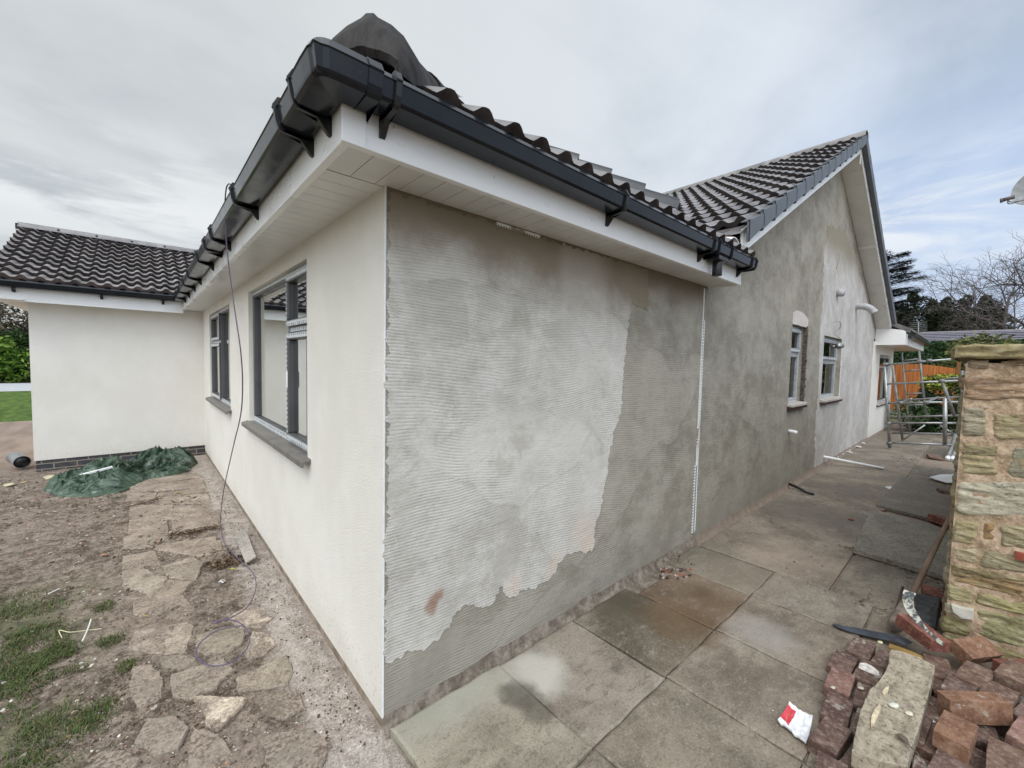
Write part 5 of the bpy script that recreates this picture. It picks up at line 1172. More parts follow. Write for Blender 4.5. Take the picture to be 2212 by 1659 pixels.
# side faces
rr = random.Random(17)
def course_side(y, x0, x1, nrm, hi):
    z = .0
    while z < zt_w-.02:
        h = min(rr.uniform(.10, .20), zt_w-z); x = x0
        while x < x1:
            w_ = rr.uniform(.2, .5); a, b = x+.012, min(x1, x+w_)-.012
            if b-a > .03:
                col = rr.choice((G_, Y_, B_, GR, (.38, .34, .22)))
                if nrm > 0: stone([(b, y, z+h-.012), (a, y, z+h-.012), (a, y, z+.008), (b, y, z+.008)], (0, nrm, 0), .02, col, rr.random()*99, 10, 7)
                else: stone([(a, y, z+h-.012), (b, y, z+h-.012), (b, y, z+.008), (a, y, z+.008)], (0, nrm, 0), .02, col, rr.random()*99, 10, 7)
            x += w_
        z += h
course_side(PYc-.02, PX+.0, 8.5, 1, True)
at_local(stn.build('stones', M_stone), wall)
mb = MB(); nv_, nu_ = 150, 60; vs = []
for j in range(nv_+1):
    for i in range(nu_+1):
        y = PYc-.012-.6*i/nu_; z = -.06+(zt_w+.06)*j/nv_; vs.append((PX-.008-.012*noise.noise(V3((y*12, z*12, 2)))-.006*noise.noise(V3((y*40, z*40, 2))), y, z))
mb.faces(vs, [(j*(nu_+1)+i, (j+1)*(nu_+1)+i, (j+1)*(nu_+1)+i+1, j*(nu_+1)+i+1) for j in range(nv_) for i in range(nu_)], sm=True)
mb.box((PX+.01, PYc-.60, -.06), (8.5, PYc-.025, zt_w)); at_local(mb.build('mortar', M_mortar), wall)
stn = MB()
zc0, zc1 = 1.672, 1.755
stone([(PX-.035, PYc+.035, zc1), (PX-.035, PYc-.75, zc1+.002), (PX-.035, PYc-.75, zc0), (PX-.035, PYc+.030, zc0)], (-1, 0, 0), .012, (.34, .29, .17), 3.3, 40, 12)
stone([(PX+1.2, PYc+.035, zc1), (PX-.035, PYc+.035, zc1), (PX-.035, PYc+.035, zc0), (PX+1.2, PYc+.035, zc0)], (0, 1, 0), .008, (.34, .29, .17), 5.3, 40, 8)
stn.box((PX-.036, PYc-.75, zc0+.006), (8.5, PYc+.034, zc1-.006), col=(.34, .29, .17))
at_local(stn.build('coping', M_stone), wall)
# red brick stump, white flakes set in the wall
mb = MB(); q = [pf(2192, 1188), pf(2225, 1196), pf(2225, 1212), pf(2192, 1204)]; mb.prism(q, (-.035, 0, 0)); at_local(mb.build('brick_piece', simple('set_brick', (.25, .06, .035), .9)), wall)
mb = MB(); q = [pf(2056, 1301), pf(2075, 1308), pf(2104, 1314), pf(2103, 1332), pf(2078, 1329), pf(2060, 1316)]; mb.prism(q, (-.045, 0, 0)); at_local(mb.build('pale_flake', simple('pale_flake_m', (.52, .50, .44), .9)), wall)
# ------------------------------------------------------------------ bricks
def brick_mat(name, colA, colB, dust=.35):
    def fn(t):
        p = t.obj(); n = t.noise(p, 14, 6, .65); n2 = t.noise(p, 120, 5, .7); r = t.rnd()
        pr = t.vm('ADD', p, t.comb(t.math('MULTIPLY', r, 31.), t.math('MULTIPLY', r, 17.), 0.)); n = t.noise(pr, 14, 6, .65); n3 = t.noise(pr, 28, 6, .7)
        c = t.mix(t.ramp(n, .36, .64), colA, colB)
        c = t.mix(t.math('MULTIPLY', t.ramp(n3, .50, .68), dust), c, (.36, .29, .235))
        n4 = t.noise(pr, 70, 5, .78); c = t.mix(t.math('MULTIPLY', t.ramp(n4, .46, .37), .55), c, tuple(k*.35 for k in colA)); c = t.mix(t.math('MULTIPLY', t.ramp(n4, .56, .65), .4), c, (.40, .34, .28))
        c = t.mix(t.math('MULTIPLY', t.ramp(t.noise(pr, 9, 5, .7), .60, .66), .6), c, (.42, .38, .33))
        return {'Base Color': c, 'Normal': t.bump(t.math('ADD', n2, n3), .4, .002), 'Roughness': .85}
    return mat(name, fn, spec=.3)
BM = {'pav': brick_mat('dusty_paver', (.088, .052, .043), (.158, .102, .082), .4), 'red': brick_mat('red_brick', (.13, .045, .033), (.22, .085, .06), .3), 'org': brick_mat('orange_brick', (.165, .082, .050), (.255, .14, .085), .35), 'brn': brick_mat('brown_brick', (.115, .066, .05), (.19, .12, .088), .35), 'pnk': brick_mat('pink_brick', (.16, .085, .068), (.255, .15, .12), .35)}
def brick_mesh(lx, ly, lz, seed):
    bm = bmesh.new(); bmesh.ops.create_cube(bm, size=1)
    bmesh.ops.subdivide_edges(bm, edges=bm.edges[:], cuts=5, use_grid_fill=True)
    for v in bm.verts:
        v.co = V3((v.co.x*lx, v.co.y*ly, v.co.z*lz)); ed = sum(1 for a, b in ((v.co.x, lx), (v.co.y, ly), (v.co.z, lz)) if abs(abs(a)-b/2) < 1e-4)
        v.co += V3((noise.noise(v.co*30+V3((seed, 0, 0))), noise.noise(v.co*30+V3((0, seed, 0))), noise.noise(v.co*30+V3((0, 0, seed)))))*.0012*(1.6 if ed > 1 else .7)
    me = bpy.data.meshes.new('brick'); bm.to_mesh(me); bm.free(); return me
BMS = {}
def brick(x, y, ztop, yaw=0., pit=0., rol=0., m='pav', dims=(.2, .1, .062), label=None, grp='loose bricks heaped by the stone wall'):
    key = (dims, m, random.randint(0, 2))
    if key not in BMS: me = brick_mesh(*dims, key[2]*5.1+1); me.materials.append(BM[m]); BMS[key] = me
    o = bpy.data.objects.new('brick', BMS[key]); C.objects.link(o)
    md = o.modifiers.new('bevel', 'BEVEL'); md.width = .0018; md.segments = 1; md.limit_method = 'ANGLE'; md.angle_limit = R(50)
    o.rotation_euler = (R(rol), R(pit), R(yaw)); o.location = (x, y, ztop-dims[2]/2)
    return tag(o, label, 'brick', grp)
def Zp(zx, zy, z): return gp(1728+zx*.21876, 1313.3+zy*.21876, z)
GP1 = 'dusty pavers lying in staggered rows beside the broken stone'
def pv(x, y, lb, z=.064, yaw=-3., m='pav', pit=0, rol=0): return brick(x, y, z-.016, yaw, pit, rol, m, (.197, .097, .062), lb, GP1)
pv(2.225, -1.285, 'top paver of the staggered rows, nearest the dark plastic strip', .068, -1)
pv(2.195, -1.392, 'paver right of the top paver, touching the upper end of the broken stone', .066, -6)
pv(2.015, -1.240, 'second paver down the left-hand row', .058, -2)
pb = pv(2.005, -1.347, 'paver with a white mortar splash', .070, -2)
pv(1.815, -1.262, 'reddish paver, third down the left-hand row', .070, 2, 'pnk')
pv(1.80, -1.372, 'paver just below the one with the white splash', .060, 3)
pv(1.605, -1.290, 'dusty grey-brown paver, fourth down the left-hand row', .064, 2)
pv(1.59, -1.398, 'dark paver half hidden under the left edge of the broken stone', .060, 0)
pv(1.395, -1.305, 'dark chipped paver right beside the white and red packet', .075, -6)
pv(1.375, -1.420, 'lower paver partly under the lower left edge of the broken stone', .062, -12)
pv(1.175, -1.345, 'lowest paver of the left-hand row, at the bottom edge of the picture', .072, 6)
pv(1.165, -1.46, 'paver under the bottom end of the broken stone', .060, -2)
mb = MB(); c0 = Zp(655, 580, .073)
sp_ = [(590,545),(650,540),(720,580),(780,630),(785,665),(730,655),(640,620),(580,590)]
mb.prism([(*Zp(a, b, .055), .0555) for a, b in sp_], (0, 0, -.003)); o = mb.build('mortar_splash', simple('white_mortar', (.60, .56, .52), .9, var=.3, scale=40)); o.parent = pb; bpy.context.view_layer.update(); o.matrix_parent_inverse = pb.matrix_world.inverted()
# broken sandstone block
st_out = [(880,430),(905,405),(1010,428),(1180,480),(1335,560),(1325,650),(1255,900),(1200,1110),(1130,1300),(1085,1440),(1065,1560),(900,1530),(700,1470),(510,1400),(540,1250),(600,1000),(690,800),(760,740),(830,640),(880,540)]
def block_fn(t):
    p = t.pos(); n = t.noise(t.vm('MULTIPLY', p, (1.4, 2.6, 2)), 7, 7, .68, .3); n2 = t.noise(p, 60, 5, .7); n3 = t.noise(p, 5, 5, .65)
    c = t.mix(t.ramp(n, .32, .60), (.22, .185, .135), (.39, .335, .255))
    c = t.mix(t.math('MULTIPLY', t.ramp(n3, .54, .66), .4), c, (.19, .17, .115)); c = t.mix(t.math('MULTIPLY', t.ramp(n2, .46, .37), .7), c, (.08, .062, .04)); c = t.mix(t.math('MULTIPLY', t.ramp(t.noise(t.vm('MULTIPLY', p, (1, 2.2, 1)), 22, 5, .75), .46, .38), .5), c, (.12, .095, .06)); c = t.mix(t.math('MULTIPLY', t.ramp(n2, .60, .70), .5), c, (.55, .48, .36))
    return {'Base Color': c, 'Normal': t.bump(t.math('ADD', n, t.math('MULTIPLY', n2, .5)), .7, .01), 'Roughness': .9}
M_block = mat('weathered_block', block_fn, spec=.25)
zs_ = .135; outl = [Zp(a, b, zs_) for a, b in st_out]; q = jag(outl, .0012, .02, 3)
bm = bmesh.new(); vt = [bm.verts.new((x, y, zs_-.004*(1 if noise.noise(V3((x*20, y*20, 0))) > 0 else 0))) for x, y in q]; f_ = bm.faces.new(vt)
r_ = bmesh.ops.extrude_face_region(bm, geom=[f_]); bmesh.ops.translate(bm, vec=(0, 0, -.07), verts=[g for g in r_['geom'] if isinstance(g, bmesh.types.BMVert)])
f_ = [f for f in bm.faces if len(f.verts) > 4]; bmesh.ops.triangulate(bm, faces=f_); bmesh.ops.subdivide_edges(bm, edges=[e for e in bm.edges if e.calc_length() > .04], cuts=3); bmesh.ops.triangulate(bm, faces=bm.faces[:]); bmesh.ops.recalc_face_normals(bm, faces=bm.faces)
for v in bm.verts: v.co.z += .002*noise.noise(v.co*25)+.001*noise.noise(v.co*60)
me = bpy.data.meshes.new('stone_block'); bm.to_mesh(me); bm.free(); me.materials.append(M_block); o = bpy.data.objects.new('stone_block', me); C.objects.link(o)
md = o.modifiers.new('bevel', 'BEVEL'); md.width = .004; md.segments = 2; md.limit_method = 'ANGLE'; md.angle_limit = R(50)
tag(o, 'long broken slab of buff sandstone lying across the pavers', 'stone block'); blk = o
mb = MB()
for pp, hh in (([(700,1180),(705,1080),(740,1000),(790,950),(800,990),(775,1060),(730,1150)], .007), ([(810,830),(850,780),(880,775),(870,830),(830,860)], .006)): mb.prism([(*Zp(a, b, zs_+.004), zs_+hh) for a, b in pp], (0, 0, -.012))
o = mb.build('fresh_chip_scar', simple('fresh_scar', (.55, .46, .32), .9, var=.25, scale=60)); o.parent = blk
for (a, b, s_, col, lb) in ((925, 965, .020, (.58, .58, .50), 'pale angular chip on top of the broken sandstone slab'), (1085, 1045, .016, (.55, .50, .38), 'flat buff chip just right of the pale chip on the broken slab'), (325, 790, .013, (.52, .48, .40), 'small buff pebble on the dusty paver of the left-hand row'), (600, 795, .014, (.50, .48, .38), 'small cream pebble on the paver below the white splash'), (1320, 1130, .012, (.65, .60, .52), 'white crumb right of the broken slab'), (790, 340, .014, (.55, .50, .32), 'yellowish chip at the edge of the second top paver')):
    bm = bmesh.new(); bmesh.ops.create_icosphere(bm, subdivisions=2, radius=s_)
    for v in bm.verts: v.co = v.co*(1+noise.noise(v.co*60+V3((a, 0, 0)))*.4); v.co.z *= .4; v.co.y *= .7
    zz = zs_+.005 if 850 < a < 1200 else .055; me = bpy.data.meshes.new('stone_chip'); bm.to_mesh(me); bm.free(); me.materials.append(simple('chip_m', col, .9)); o = bpy.data.objects.new('stone_chip', me); C.objects.link(o); g = Zp(a, b, zz); o.location = (g[0], g[1], zz+.002); o.rotation_euler = (0, 0, -.6); tag(o, lb, 'stone chip', 'stone chips on the brick heap')
# tumbled bricks to the right
D = (.21, .10, .065); DE = (.215, .065, .10)
brick(2.47, -1.505, .175, 46, -4, 4, 'red', (.215, .102, .065), 'dark red brick lying askew on the heap, closest to the curved metal trim')
brick(2.55, -1.70, .145, -28, 3, 28, 'org', (.23, .102, .068), 'orange-topped brick tilted against the foot of the stone wall')
brick(2.26, -1.705, .130, -10, 0, 0, 'brn', D, 'grey-brown brick at the top of the parallel pair, right of the broken slab')
brick(2.15, -1.775, .128, -10, 1, 0, 'brn', D, 'grey-brown brick next below the parallel pair')
brick(2.115, -1.660, .118, -7, 0, 0, 'pav', D, 'square-looking dusty brick right against the broken slab')
brick(1.955, -1.705, .175, -47, -3, -6, 'org', (.245, .066, .10), 'bright orange brick standing on its long edge across the heap')
brick(1.70, -1.655, .150, -7, 2, 0, 'org', (.195, .10, .066), 'orange-brown brick sloping on the heap, below the one on edge')
brick(1.71, -1.79, .110, -2, 0, 0, 'brn', (.22, .1, .066), 'long brown brick right of the sloping orange-brown one')
brick(1.50, -1.645, .090, -8, 0, 0, 'pav', D, 'dusty dark brick at the bottom of the heap, right of the broken slab')
brick(1.49, -1.77, .085, 4, 0, 0, 'pnk', D, 'pinkish brick at the bottom edge of the picture')
brick(1.95, -1.86, .125, -12, 0, 6, 'pnk', D, 'pinkish brick at the right edge of the picture, level with the bright orange one')
brick(2.40, -1.84, .155, -14, 0, -4, 'brn', D, 'grey brick at the right edge, against the foot of the stone wall')
brick(2.17, -1.885, .100, -18, 0, 8, 'pav', D, 'dark brick at the right edge below the grey one')
brick(2.58, -1.87, .11, -40, 0, 0, 'red', D, 'dark red brick behind, half under the tilted orange-topped brick')
brick(1.72, -1.53, .072, -4, 0, 0, 'pav', D, 'dark brick in the gap right of the broken slab')
brick(1.93, -1.565, .060, 82, 0, 0, 'brn', D, 'dark brick lying crosswise in the gap right of the broken slab')
brick(2.30, -1.58, .075, 8, 0, 0, 'brn', D, 'brown brick under the dark red askew brick')
brick(2.03, -1.50, .062, -4, 0, 0, 'pav', D, 'paver hidden but for its rim under the upper right of the broken slab')
for i in range(5):
    for j in range(3):
        brick(1.22+i*.235+rnd(-.02, .02), -1.60-j*.125+rnd(-.01, .01), .058+rnd(0, .006), rnd(-14, 14), 0, 0, random.choice(('pav', 'brn', 'pav')), D, 'dark brick of the lowest layer, mostly buried under the heap', 'lowest layer of the brick heap')
brick(1.2, -1.95, .1, 20, 0, 5, 'brn', D, 'brick of the heap just outside the right edge'); 
# ochre board under the heap, curved trim, membrane, slate
def ribbon(path, w_, name, m, label, cat, nrm=(0, 0, 1), th=.002, bevel=0):
    mb = MB(); P_ = smooth_path(path, 6); N_ = V3(nrm); L_ = []; R_ = []
    for i, p in enumerate(P_):
        d = (P_[min(i+1, len(P_)-1)]-P_[max(i-1, 0)]).normalized(); s_ = d.cross(N_).normalized(); ww = w_ if not callable(w_) else w_(i/(len(P_)-1)); L_.append(p-s_*ww/2); R_.append(p+s_*ww/2)
    n = len(P_); vs = L_+R_+[q-N_*th for q in L_]+[q-N_*th for q in R_]; fs = []
    for i in range(n-1): fs += [(i, i+1, n+i+1, n+i), (2*n+i, 3*n+i, 3*n+i+1, 2*n+i+1), (i, 2*n+i, 2*n+i+1, i+1), (n+i, n+i+1, 3*n+i+1, 3*n+i)]
    fs += [(0, n, 3*n, 2*n), (n-1, 2*n-1, 4*n-1, 3*n-1)]
    mb.faces(vs, fs, sm=False); return tag(mb.build(name, m, bevel=bevel), label, cat)
M_memb = simple('dark_membrane', (.045, .052, .065), .5, var=.4, scale=20)
ribbon([(*Zp(335, 150, .015), .012), (*Zp(430, 195, .02), .02), (*Zp(560, 220, .02), .018), (*Zp(760, 265, .03), .03), (*Zp(950, 300, .05), .05), (*Zp(1080, 345, .06), .055)], lambda f: .03+.05*min(1, f*2), 'plastic_membrane', M_memb, 'torn dark grey plastic strip sticking out from under the dark red brick', 'plastic strip')
ribbon([(*Zp(880, 360, .06), .055), (*Zp(1100, 430, .07), .06), (*Zp(1300, 520, .08), .07), (*Zp(1450, 545, .08), .07)], .05, 'timber_strip', simple('ochre_timber', (.28, .17, .045), .8), 'ochre wooden strip under the dark red brick', 'wood strip', th=.012)
def trim_fn(t):
    p = t.pos(); n = t.noise(p, 30, 5, .7); return {'Base Color': t.mix(t.ramp(n, .45, .55), (.10, .11, .12), (.66, .66, .58)), 'Roughness': .3}
tp = [(1085,1232),(1065,1290),(1075,1370),(1110,1440),(1160,1520),(1215,1590),(1285,1655)]
TP = []
for i, (a, b) in enumerate(tp):
    zz = [.30, .27, .23, .21, .19, .18, .175][i]; u, v = 1728+a*.21876, 1008+b*.21876; TP.append(V3((*gp(u, v, zz), zz)))
TP.append(V3((*Zp(1415, 360, .18), .18)))
ribbon(TP, lambda f: .060-.042*f, 'metal_trim', mat('flaky_trim', trim_fn), 'curved strip of trim with flaking pale paint arching over the dark red brick', 'trim strip', nrm=(-.75, .45, .5), th=.003)
mb = MB(); q = [(1100,1240),(1385,1320),(1340,1580),(1180,1560),(1090,1420)]
mb.prism([(*gp(1728+a*.21876, 1008+b*.21876, .05), .05+.02*(i % 2)) for i, (a, b) in enumerate(q)], (0, 0, -.02)); tag(mb.build('slate', simple('dark_slate', (.055, .058, .06), .7, var=.45, scale=25, bump=.8, bdist=.01), bevel=.003), 'dark grey slate lying flat between the tool head and the stone wall', 'slate')
# tool with wooden shaft
tl = empty('sledgehammer', (*gp(1942, 1345, 0), 0), 'old long-handled hammer leaning head-down against the stone wall', 'hammer')
top = at(2052, 1118, 0, 3.45); bot = V3((*gp(1955, 1310, .06), .06)); bot.x, bot.y = at(1962, 1300, 2, .07).x, at(1962, 1300, 2, .07).y
mb = MB(); dd = (top-bot); mb.tube([bot, bot+dd*.3, bot+dd*.6, top], [.016, .018, .016, .014], 10); at_local(mb.build('handle', simple('worn_wood', (.20, .135, .095), .75, var=.25)), tl)
hd_a = V3((*gp(1932, 1355, .05), .05)); hd_b = V3((*gp(1965, 1298, .09), .09))
mb = MB(); ax_ = (hd_b-hd_a); mb.tube([hd_a, hd_a+ax_*.08, hd_a+ax_*.92, hd_b], [.030, .040, .040, .032], 8); hh_ = mb.build('head', simple('rusty_head', (.17, .135, .11), .8, var=.35, scale=20), bevel=.003); at_local(hh_, tl)
a = gp(1930, 1345, .03); b = gp(1950, 1268, .06)
mb = MB(); mb.tube([(a[0], a[1], .03), (b[0], b[1], .06)], .008, 8); tag(mb.build('metal_rod', simple('rust_rod', (.09, .05, .035), .8)), 'short rusty rod leaning beside the hammer head', 'rod')
brick(*gp(2016, 1278, .06), .065, 12, 0, 0, 'red', (.16, .10, .06), 'bright red brick end tucked against the wall behind the slate')
# packet
pk = [(1704.7, 1525), (1754.7, 1556), (1741, 1609), (1680, 1559)]
cr = [V3((*gp(u, v, .012), .012)) for u, v in pk]; NX = 26; NY = 20
mb = MB(); vs = []; 
for j in range(NY+1):
    for i in range(NX+1):
        s_, q = i/NX, j/NY; p = cr[0].lerp(cr[1], s_).lerp(cr[3].lerp(cr[2], s_), q)
        p.z = .004+.010*(1-abs(noise.noise(V3((s_*4, q*4, 8)))*2))+.010*abs(s_-.5)**2*4*(1-q)+.012*(q-.5)**2*4; p.x += .006*noise.noise(V3((q*5, s_, 3))); p.y += .006*noise.noise(V3((s_*5, q, 7))); vs.append(p)
W_ = NX+1
for j in range(NY):
    for i in range(NX):
        s_, q = (i+.5)/NX, (j+.5)/NY
        red = s_ < .36 and .08 < q < .80
        mark = red and ((.12 < s_ < .20) and (.3 < q < .66)) and (i+j) % 2
        mi = 2 if mark else (1 if red else 0)
        k = len(mb.v); mb.poly([vs[j*W_+i], vs[j*W_+i+1], vs[(j+1)*W_+i+1], vs[(j+1)*W_+i]], mi, sm=True)
for i in range(NX): mb.poly([vs[NY*W_+i], vs[NY*W_+i+1], vs[NY*W_+i+1]-V3((0, 0, .008)), vs[NY*W_+i]-V3((0, 0, .008))])
tag(mb.build('packet', [simple('white_paper', (.74, .75, .78), .5, var=.08, scale=30, bump=.3), simple('red_print', (.62, .06, .08), .45, var=.1), simple('pale_print', (.75, .30, .22), .5)], merge=True), 'crumpled white packet with a red printed panel lying on the paving', 'packet')
leaf(1668+1, 1535+0, .012, .006, .5, (.75, .72, .62), 'tiny pale sliver left of the white and red packet', z=.004)
# dried leaf with stalk on the broken slab
mb = MB(); lf = [(935,1240),(990,1245),(1060,1310),(1105,1385),(1070,1370),(1000,1310)]
mb.prism([(*Zp(a, b, zs_+.012), zs_+.010+.006*(i % 3)) for i, (a, b) in enumerate(lf)], (0, 0, -.0015)); mb.tube(smooth_path([(*Zp(1095, 1380, zs_+.01), zs_+.012), (*Zp(1150, 1450, zs_+.02), zs_+.03), (*Zp(1190, 1520, zs_+.02), zs_+.03), (*Zp(1225, 1585, zs_+.01), zs_+.02)]), .0018, 6, col=(1.6, 1.2, .9)); tag(mb.build('leaf', simple('dry_brown_leaf', (.11, .085, .06), .7, var=.3)), 'dried brown leaf with a long stalk on the lower end of the broken slab', 'leaf')
# ------------------------------------------------------------------ other bits on the path
a = V3((*gp(1708, 1050, .03), .05)); b = V3((*gp(1757, 1068, .015), .015)); mb = MB(); mb.tube([a+(a-b)*.08, a, b], .018, 10); tag(mb.build('pipe_offcut', M_black), 'short black pipe sticking out from the foot of the grey wall', 'pipe')
g = gp(1933, 1056); mb = MB(); mb.tube([(g[0], g[1], .002), (g[0], g[1], .008)], .10, 24); tag(mb.build('lid', M_whitepl), 'round white lid lying on the path', 'lid')
mb = MB(); q = [(2008,1030),(2030,1026),(2075,1024),(2075,1044),(2045,1042),(2020,1036)]; mb.prism([(*gp(u, v, .03), .03+.008*(i % 2)) for i, (u, v) in enumerate(q)], (0, 0, -.01)); tag(mb.build('board_scrap', M_whitepl), 'torn scrap of white board lying by the stone wall', 'board')
mb = MB()
for (u, v, L_, w_) in ((1800, 978, .35, .05), (1815, 970, .35, .06), (1830, 962, .5, .05), (1845, 955, .4, .06), (1795, 985, .25, .06), (1822, 975, .3, .04)):
    g = gp(u, v); mb.prism([(g[0]-.06, g[1]-L_/2, .012), (g[0]-.06+w_*2, g[1]-L_/2+.03, .012), (g[0]+w_*2, g[1]+L_/2, .016), (g[0]-.02, g[1]+L_/2, .016)], (0, 0, -.01))
tag(mb.build('plaster_flakes', M_whitepl), 'patch of white plaster flakes on the path beside the wall foot', 'plaster')
for i, (a, b) in enumerate((((2046, 992), (2073, 918)), ((2056, 992), (2079, 930)))):
    A = V3((*gp(*a, .01), .01)); Bp = at(b[0], b[1], 0, A.x+1.3); mb = MB(); mb.tube([A, A+(Bp-A)*.06], .034, 10, mi=1); mb.tube([A+(Bp-A)*.06, Bp], .034, 10)
    tag(mb.build('scaffold_tube', [M_alud, M_whitepl]), ('left' if i == 0 else 'right')+'-hand one of two grey tubes with white ends leaning on the stone wall', 'tube', 'tubes leaning on the stone wall')
for (u, v, s_, yw, lb) in ((2038, 1062, (.14, .10, .06), 20, 'brown brick piece against the wall near the scrap of white board'), (2040, 1125, (.20, .16, .07), 50, 'dark block sticking out by the hammer handle top'), (2020, 985, (.3, .2, .03), 10, 'dark timber offcut below the scaffold')):
    g = gp(u, v, .04); o = brick(g[0], g[1], s_[2], yw, 0, 8, 'brn' if v < 1100 else 'red', s_, lb); o.name = 'rubble_block'
for (u, v, s_, lb) in ((1988, 1254+50, .03, 'small brick crumb by the broad slab joint'), (1908, 1094+12, .045, 'red brick fragment beside the pale scuff on the path'), (1665+1, 1128, .02, 'red crumb near the foot of the wall'), (1708+130, 1120+4, .05, 'dark red flake on the path edge')):
    bm = bmesh.new(); bmesh.ops.create_icosphere(bm, subdivisions=2, radius=s_*.5)
    for v_ in bm.verts: v_.co *= (1+noise.noise(v_.co*50+V3((u, 0, 0)))*.5); v_.co.z *= .5
    me = bpy.data.meshes.new('brick_crumb'); bm.to_mesh(me); bm.free(); me.materials.append(BM['red']); o = bpy.data.objects.new('brick_crumb', me); C.objects.link(o); g = gp(u, v); o.location = (g[0], g[1], .008); tag(o, lb, 'brick crumb')
# rubble in the hole by the wall
mb = MB(); rr = random.Random(9)
for i in range(60):
    u = rr.uniform(1425, 1492); v = 1240-(u-1425)*.28+rr.uniform(-14, 12)+ (u-1425)*.35; g = gp(u, v, -.01); s_ = rr.uniform(.006, .028); c = rr.choice(((.28, .10, .06), (.12, .08, .06), (.30, .26, .22), (.06, .04, .03), (.45, .42, .38)))
    chip(g[0], min(g[1], -.05), -.012+rr.random()*.02, s_, c, .7) if 0 else None
    n = 5; h = s_*.6; pts = [(g[0]+math.cos(k*1.256+i)*s_*rr.uniform(.6, 1), min(-.05, g[1])+math.sin(k*1.256+i)*s_*.7*rr.uniform(.6, 1)) for k in range(n)]
    z0 = -.012; mb.faces([(x, y, z0+h+rr.uniform(-.004, .004)) for x, y in pts]+[(x, y, z0-.01) for x, y in pts], [tuple(range(n))]+[(k, (k+1) % n, n+(k+1) % n, n+k) for k in range(n)], col=c)
tag(mb.build('rubble', M_debris), 'broken brick and mortar rubble in the small hole at the wall foot', kind='stuff')
# ------------------------------------------------------------------ scaffold tower
sc_ = empty('scaffold_tower', (10.6, -.9, 0), 'low aluminium scaffold tower standing across the path by the far window', 'scaffold tower')
def tubep(name, pts, r, m=M_alu): mb = MB(); mb.tube(pts, r, 10); return at_local(mb.build(name, m), sc_)
def A10(u, v, x=10.5): return at(u, v, 0, x)
tubep('post', [A10(1910.5, 784), A10(1922, 968)], .026); tubep('post', [V3((10.5, -1.47, 1.9)), V3((10.5, -1.50, .03))], .03)
for (a, b) in (((1913, 788), (2088, 773)), ((1913, 829.5), (2080, 822)), ((1917, 871), (2080, 868)), ((1918, 913.5), (2078, 914)), ((1920, 956), (2056, 961))): tubep('rail', [A10(*a), A10(*b)], .020)
tubep('post', [A10(2042, 860), A10(2041, 960)], .032, M_alu)
tubep('brace', [A10(2034, 821), A10(2062, 898)], .026, M_alud)
tubep('post', [A10(1928, 791, 11.9), A10(1950, 952, 11.9)], .025, M_alud); tubep('post', [A10(2079, 800, 11.9), A10(2079, 950, 11.9)], .03, M_alud)
for (a, b) in (((1941, 865), (2078, 857)), ((1946, 901), (2078, 897)), ((1926, 935), (2064, 938)), ((2036, 819), (2080, 815))): tubep('rail', [A10(*a, 11.9), A10(*b, 11.9)], .022, M_alud)
tubep('post', [A10(1948, 762, 12.6), A10(1965, 935, 12.6)], .017, M_alud); tubep('post', [A10(1985, 757, 12.6), A10(2000, 899, 12.6)], .022, M_alud)
for (a, b) in (((1950, 779), (1985, 775)), ((1951, 802), (1986, 799)), ((1957, 852), (1993, 849)), ((1960, 876), (1994, 874))): tubep('rung', [A10(*a, 12.6), A10(*b, 12.6)], .018, M_alud)
tubep('brace', [A10(1950, 951, 11.2), A10(1998, 918, 11.2)], .017); tubep('brace', [A10(2030, 918, 11.2), A10(2063, 940, 11.2)], .017)
tubep('brace', [at(1951, 867, 0, 11.9), at(1968, 862, 0, 10.5)], .02); tubep('brace', [A10(2002, 869), A10(2026, 858, 11.9)], .022, M_alud)
for (u, v) in ((1913, 787), (1987, 781), (2007, 779), (2035, 823), (1945, 870), (2001, 869), (1919, 914), (1921, 957)):
    p = A10(u, v); tubep('coupler', [p+V3((0, -.04, 0)), p+V3((0, .04, 0))], .036, M_alud)
# ------------------------------------------------------------------ fence, shrubs, neighbours, trees
def boards_fn(t):
    p = t.pos(); x, y, z = t.sep(p); s_ = t.math('FRACT', t.math('MULTIPLY', y, 9.)); n = t.noise(t.vm('MULTIPLY', p, (9, 9, .6)), 2, 5, .6)
    c = t.mix(t.ramp(n, .35, .65), (.36, .11, .025), (.50, .18, .045)); c = t.mix(t.ramp(s_, .1, .02), c, (.12, .035, .01)); return {'Base Color': c, 'Roughness': .8}
mb = MB(); yy = 1.4; N = 26
top = [(1.6-2.75*i/N, 1.69+.12*math.sin(math.pi*min(1, max(0, i-8)/18))) for i in range(N+1)]
mb.prism([(18., y, z) for y, z in top]+[(18., top[-1][0], .28), (18., 1.6, .28)], (.05, 0, 0)); fence = empty('fence', (18, .3, 0), 'bright orange-brown boarded garden fence beyond the scaffold', 'fence')
at_local(mb.build('boards', mat('orange_boards', boards_fn)), fence); mb = MB(); mb.box((18.0, -1.15, .05), (18.06, 1.6, .275)); at_local(mb.build('gravel_board', simple('concrete_board', (.30, .28, .24), .9)), fence)
mb = MB(); mb.box((17.97, -1.25, .05), (18.08, -1.16, 1.9)); at_local(mb.build('post', simple('dark_post', (.2, .09, .03), .85)), fence)
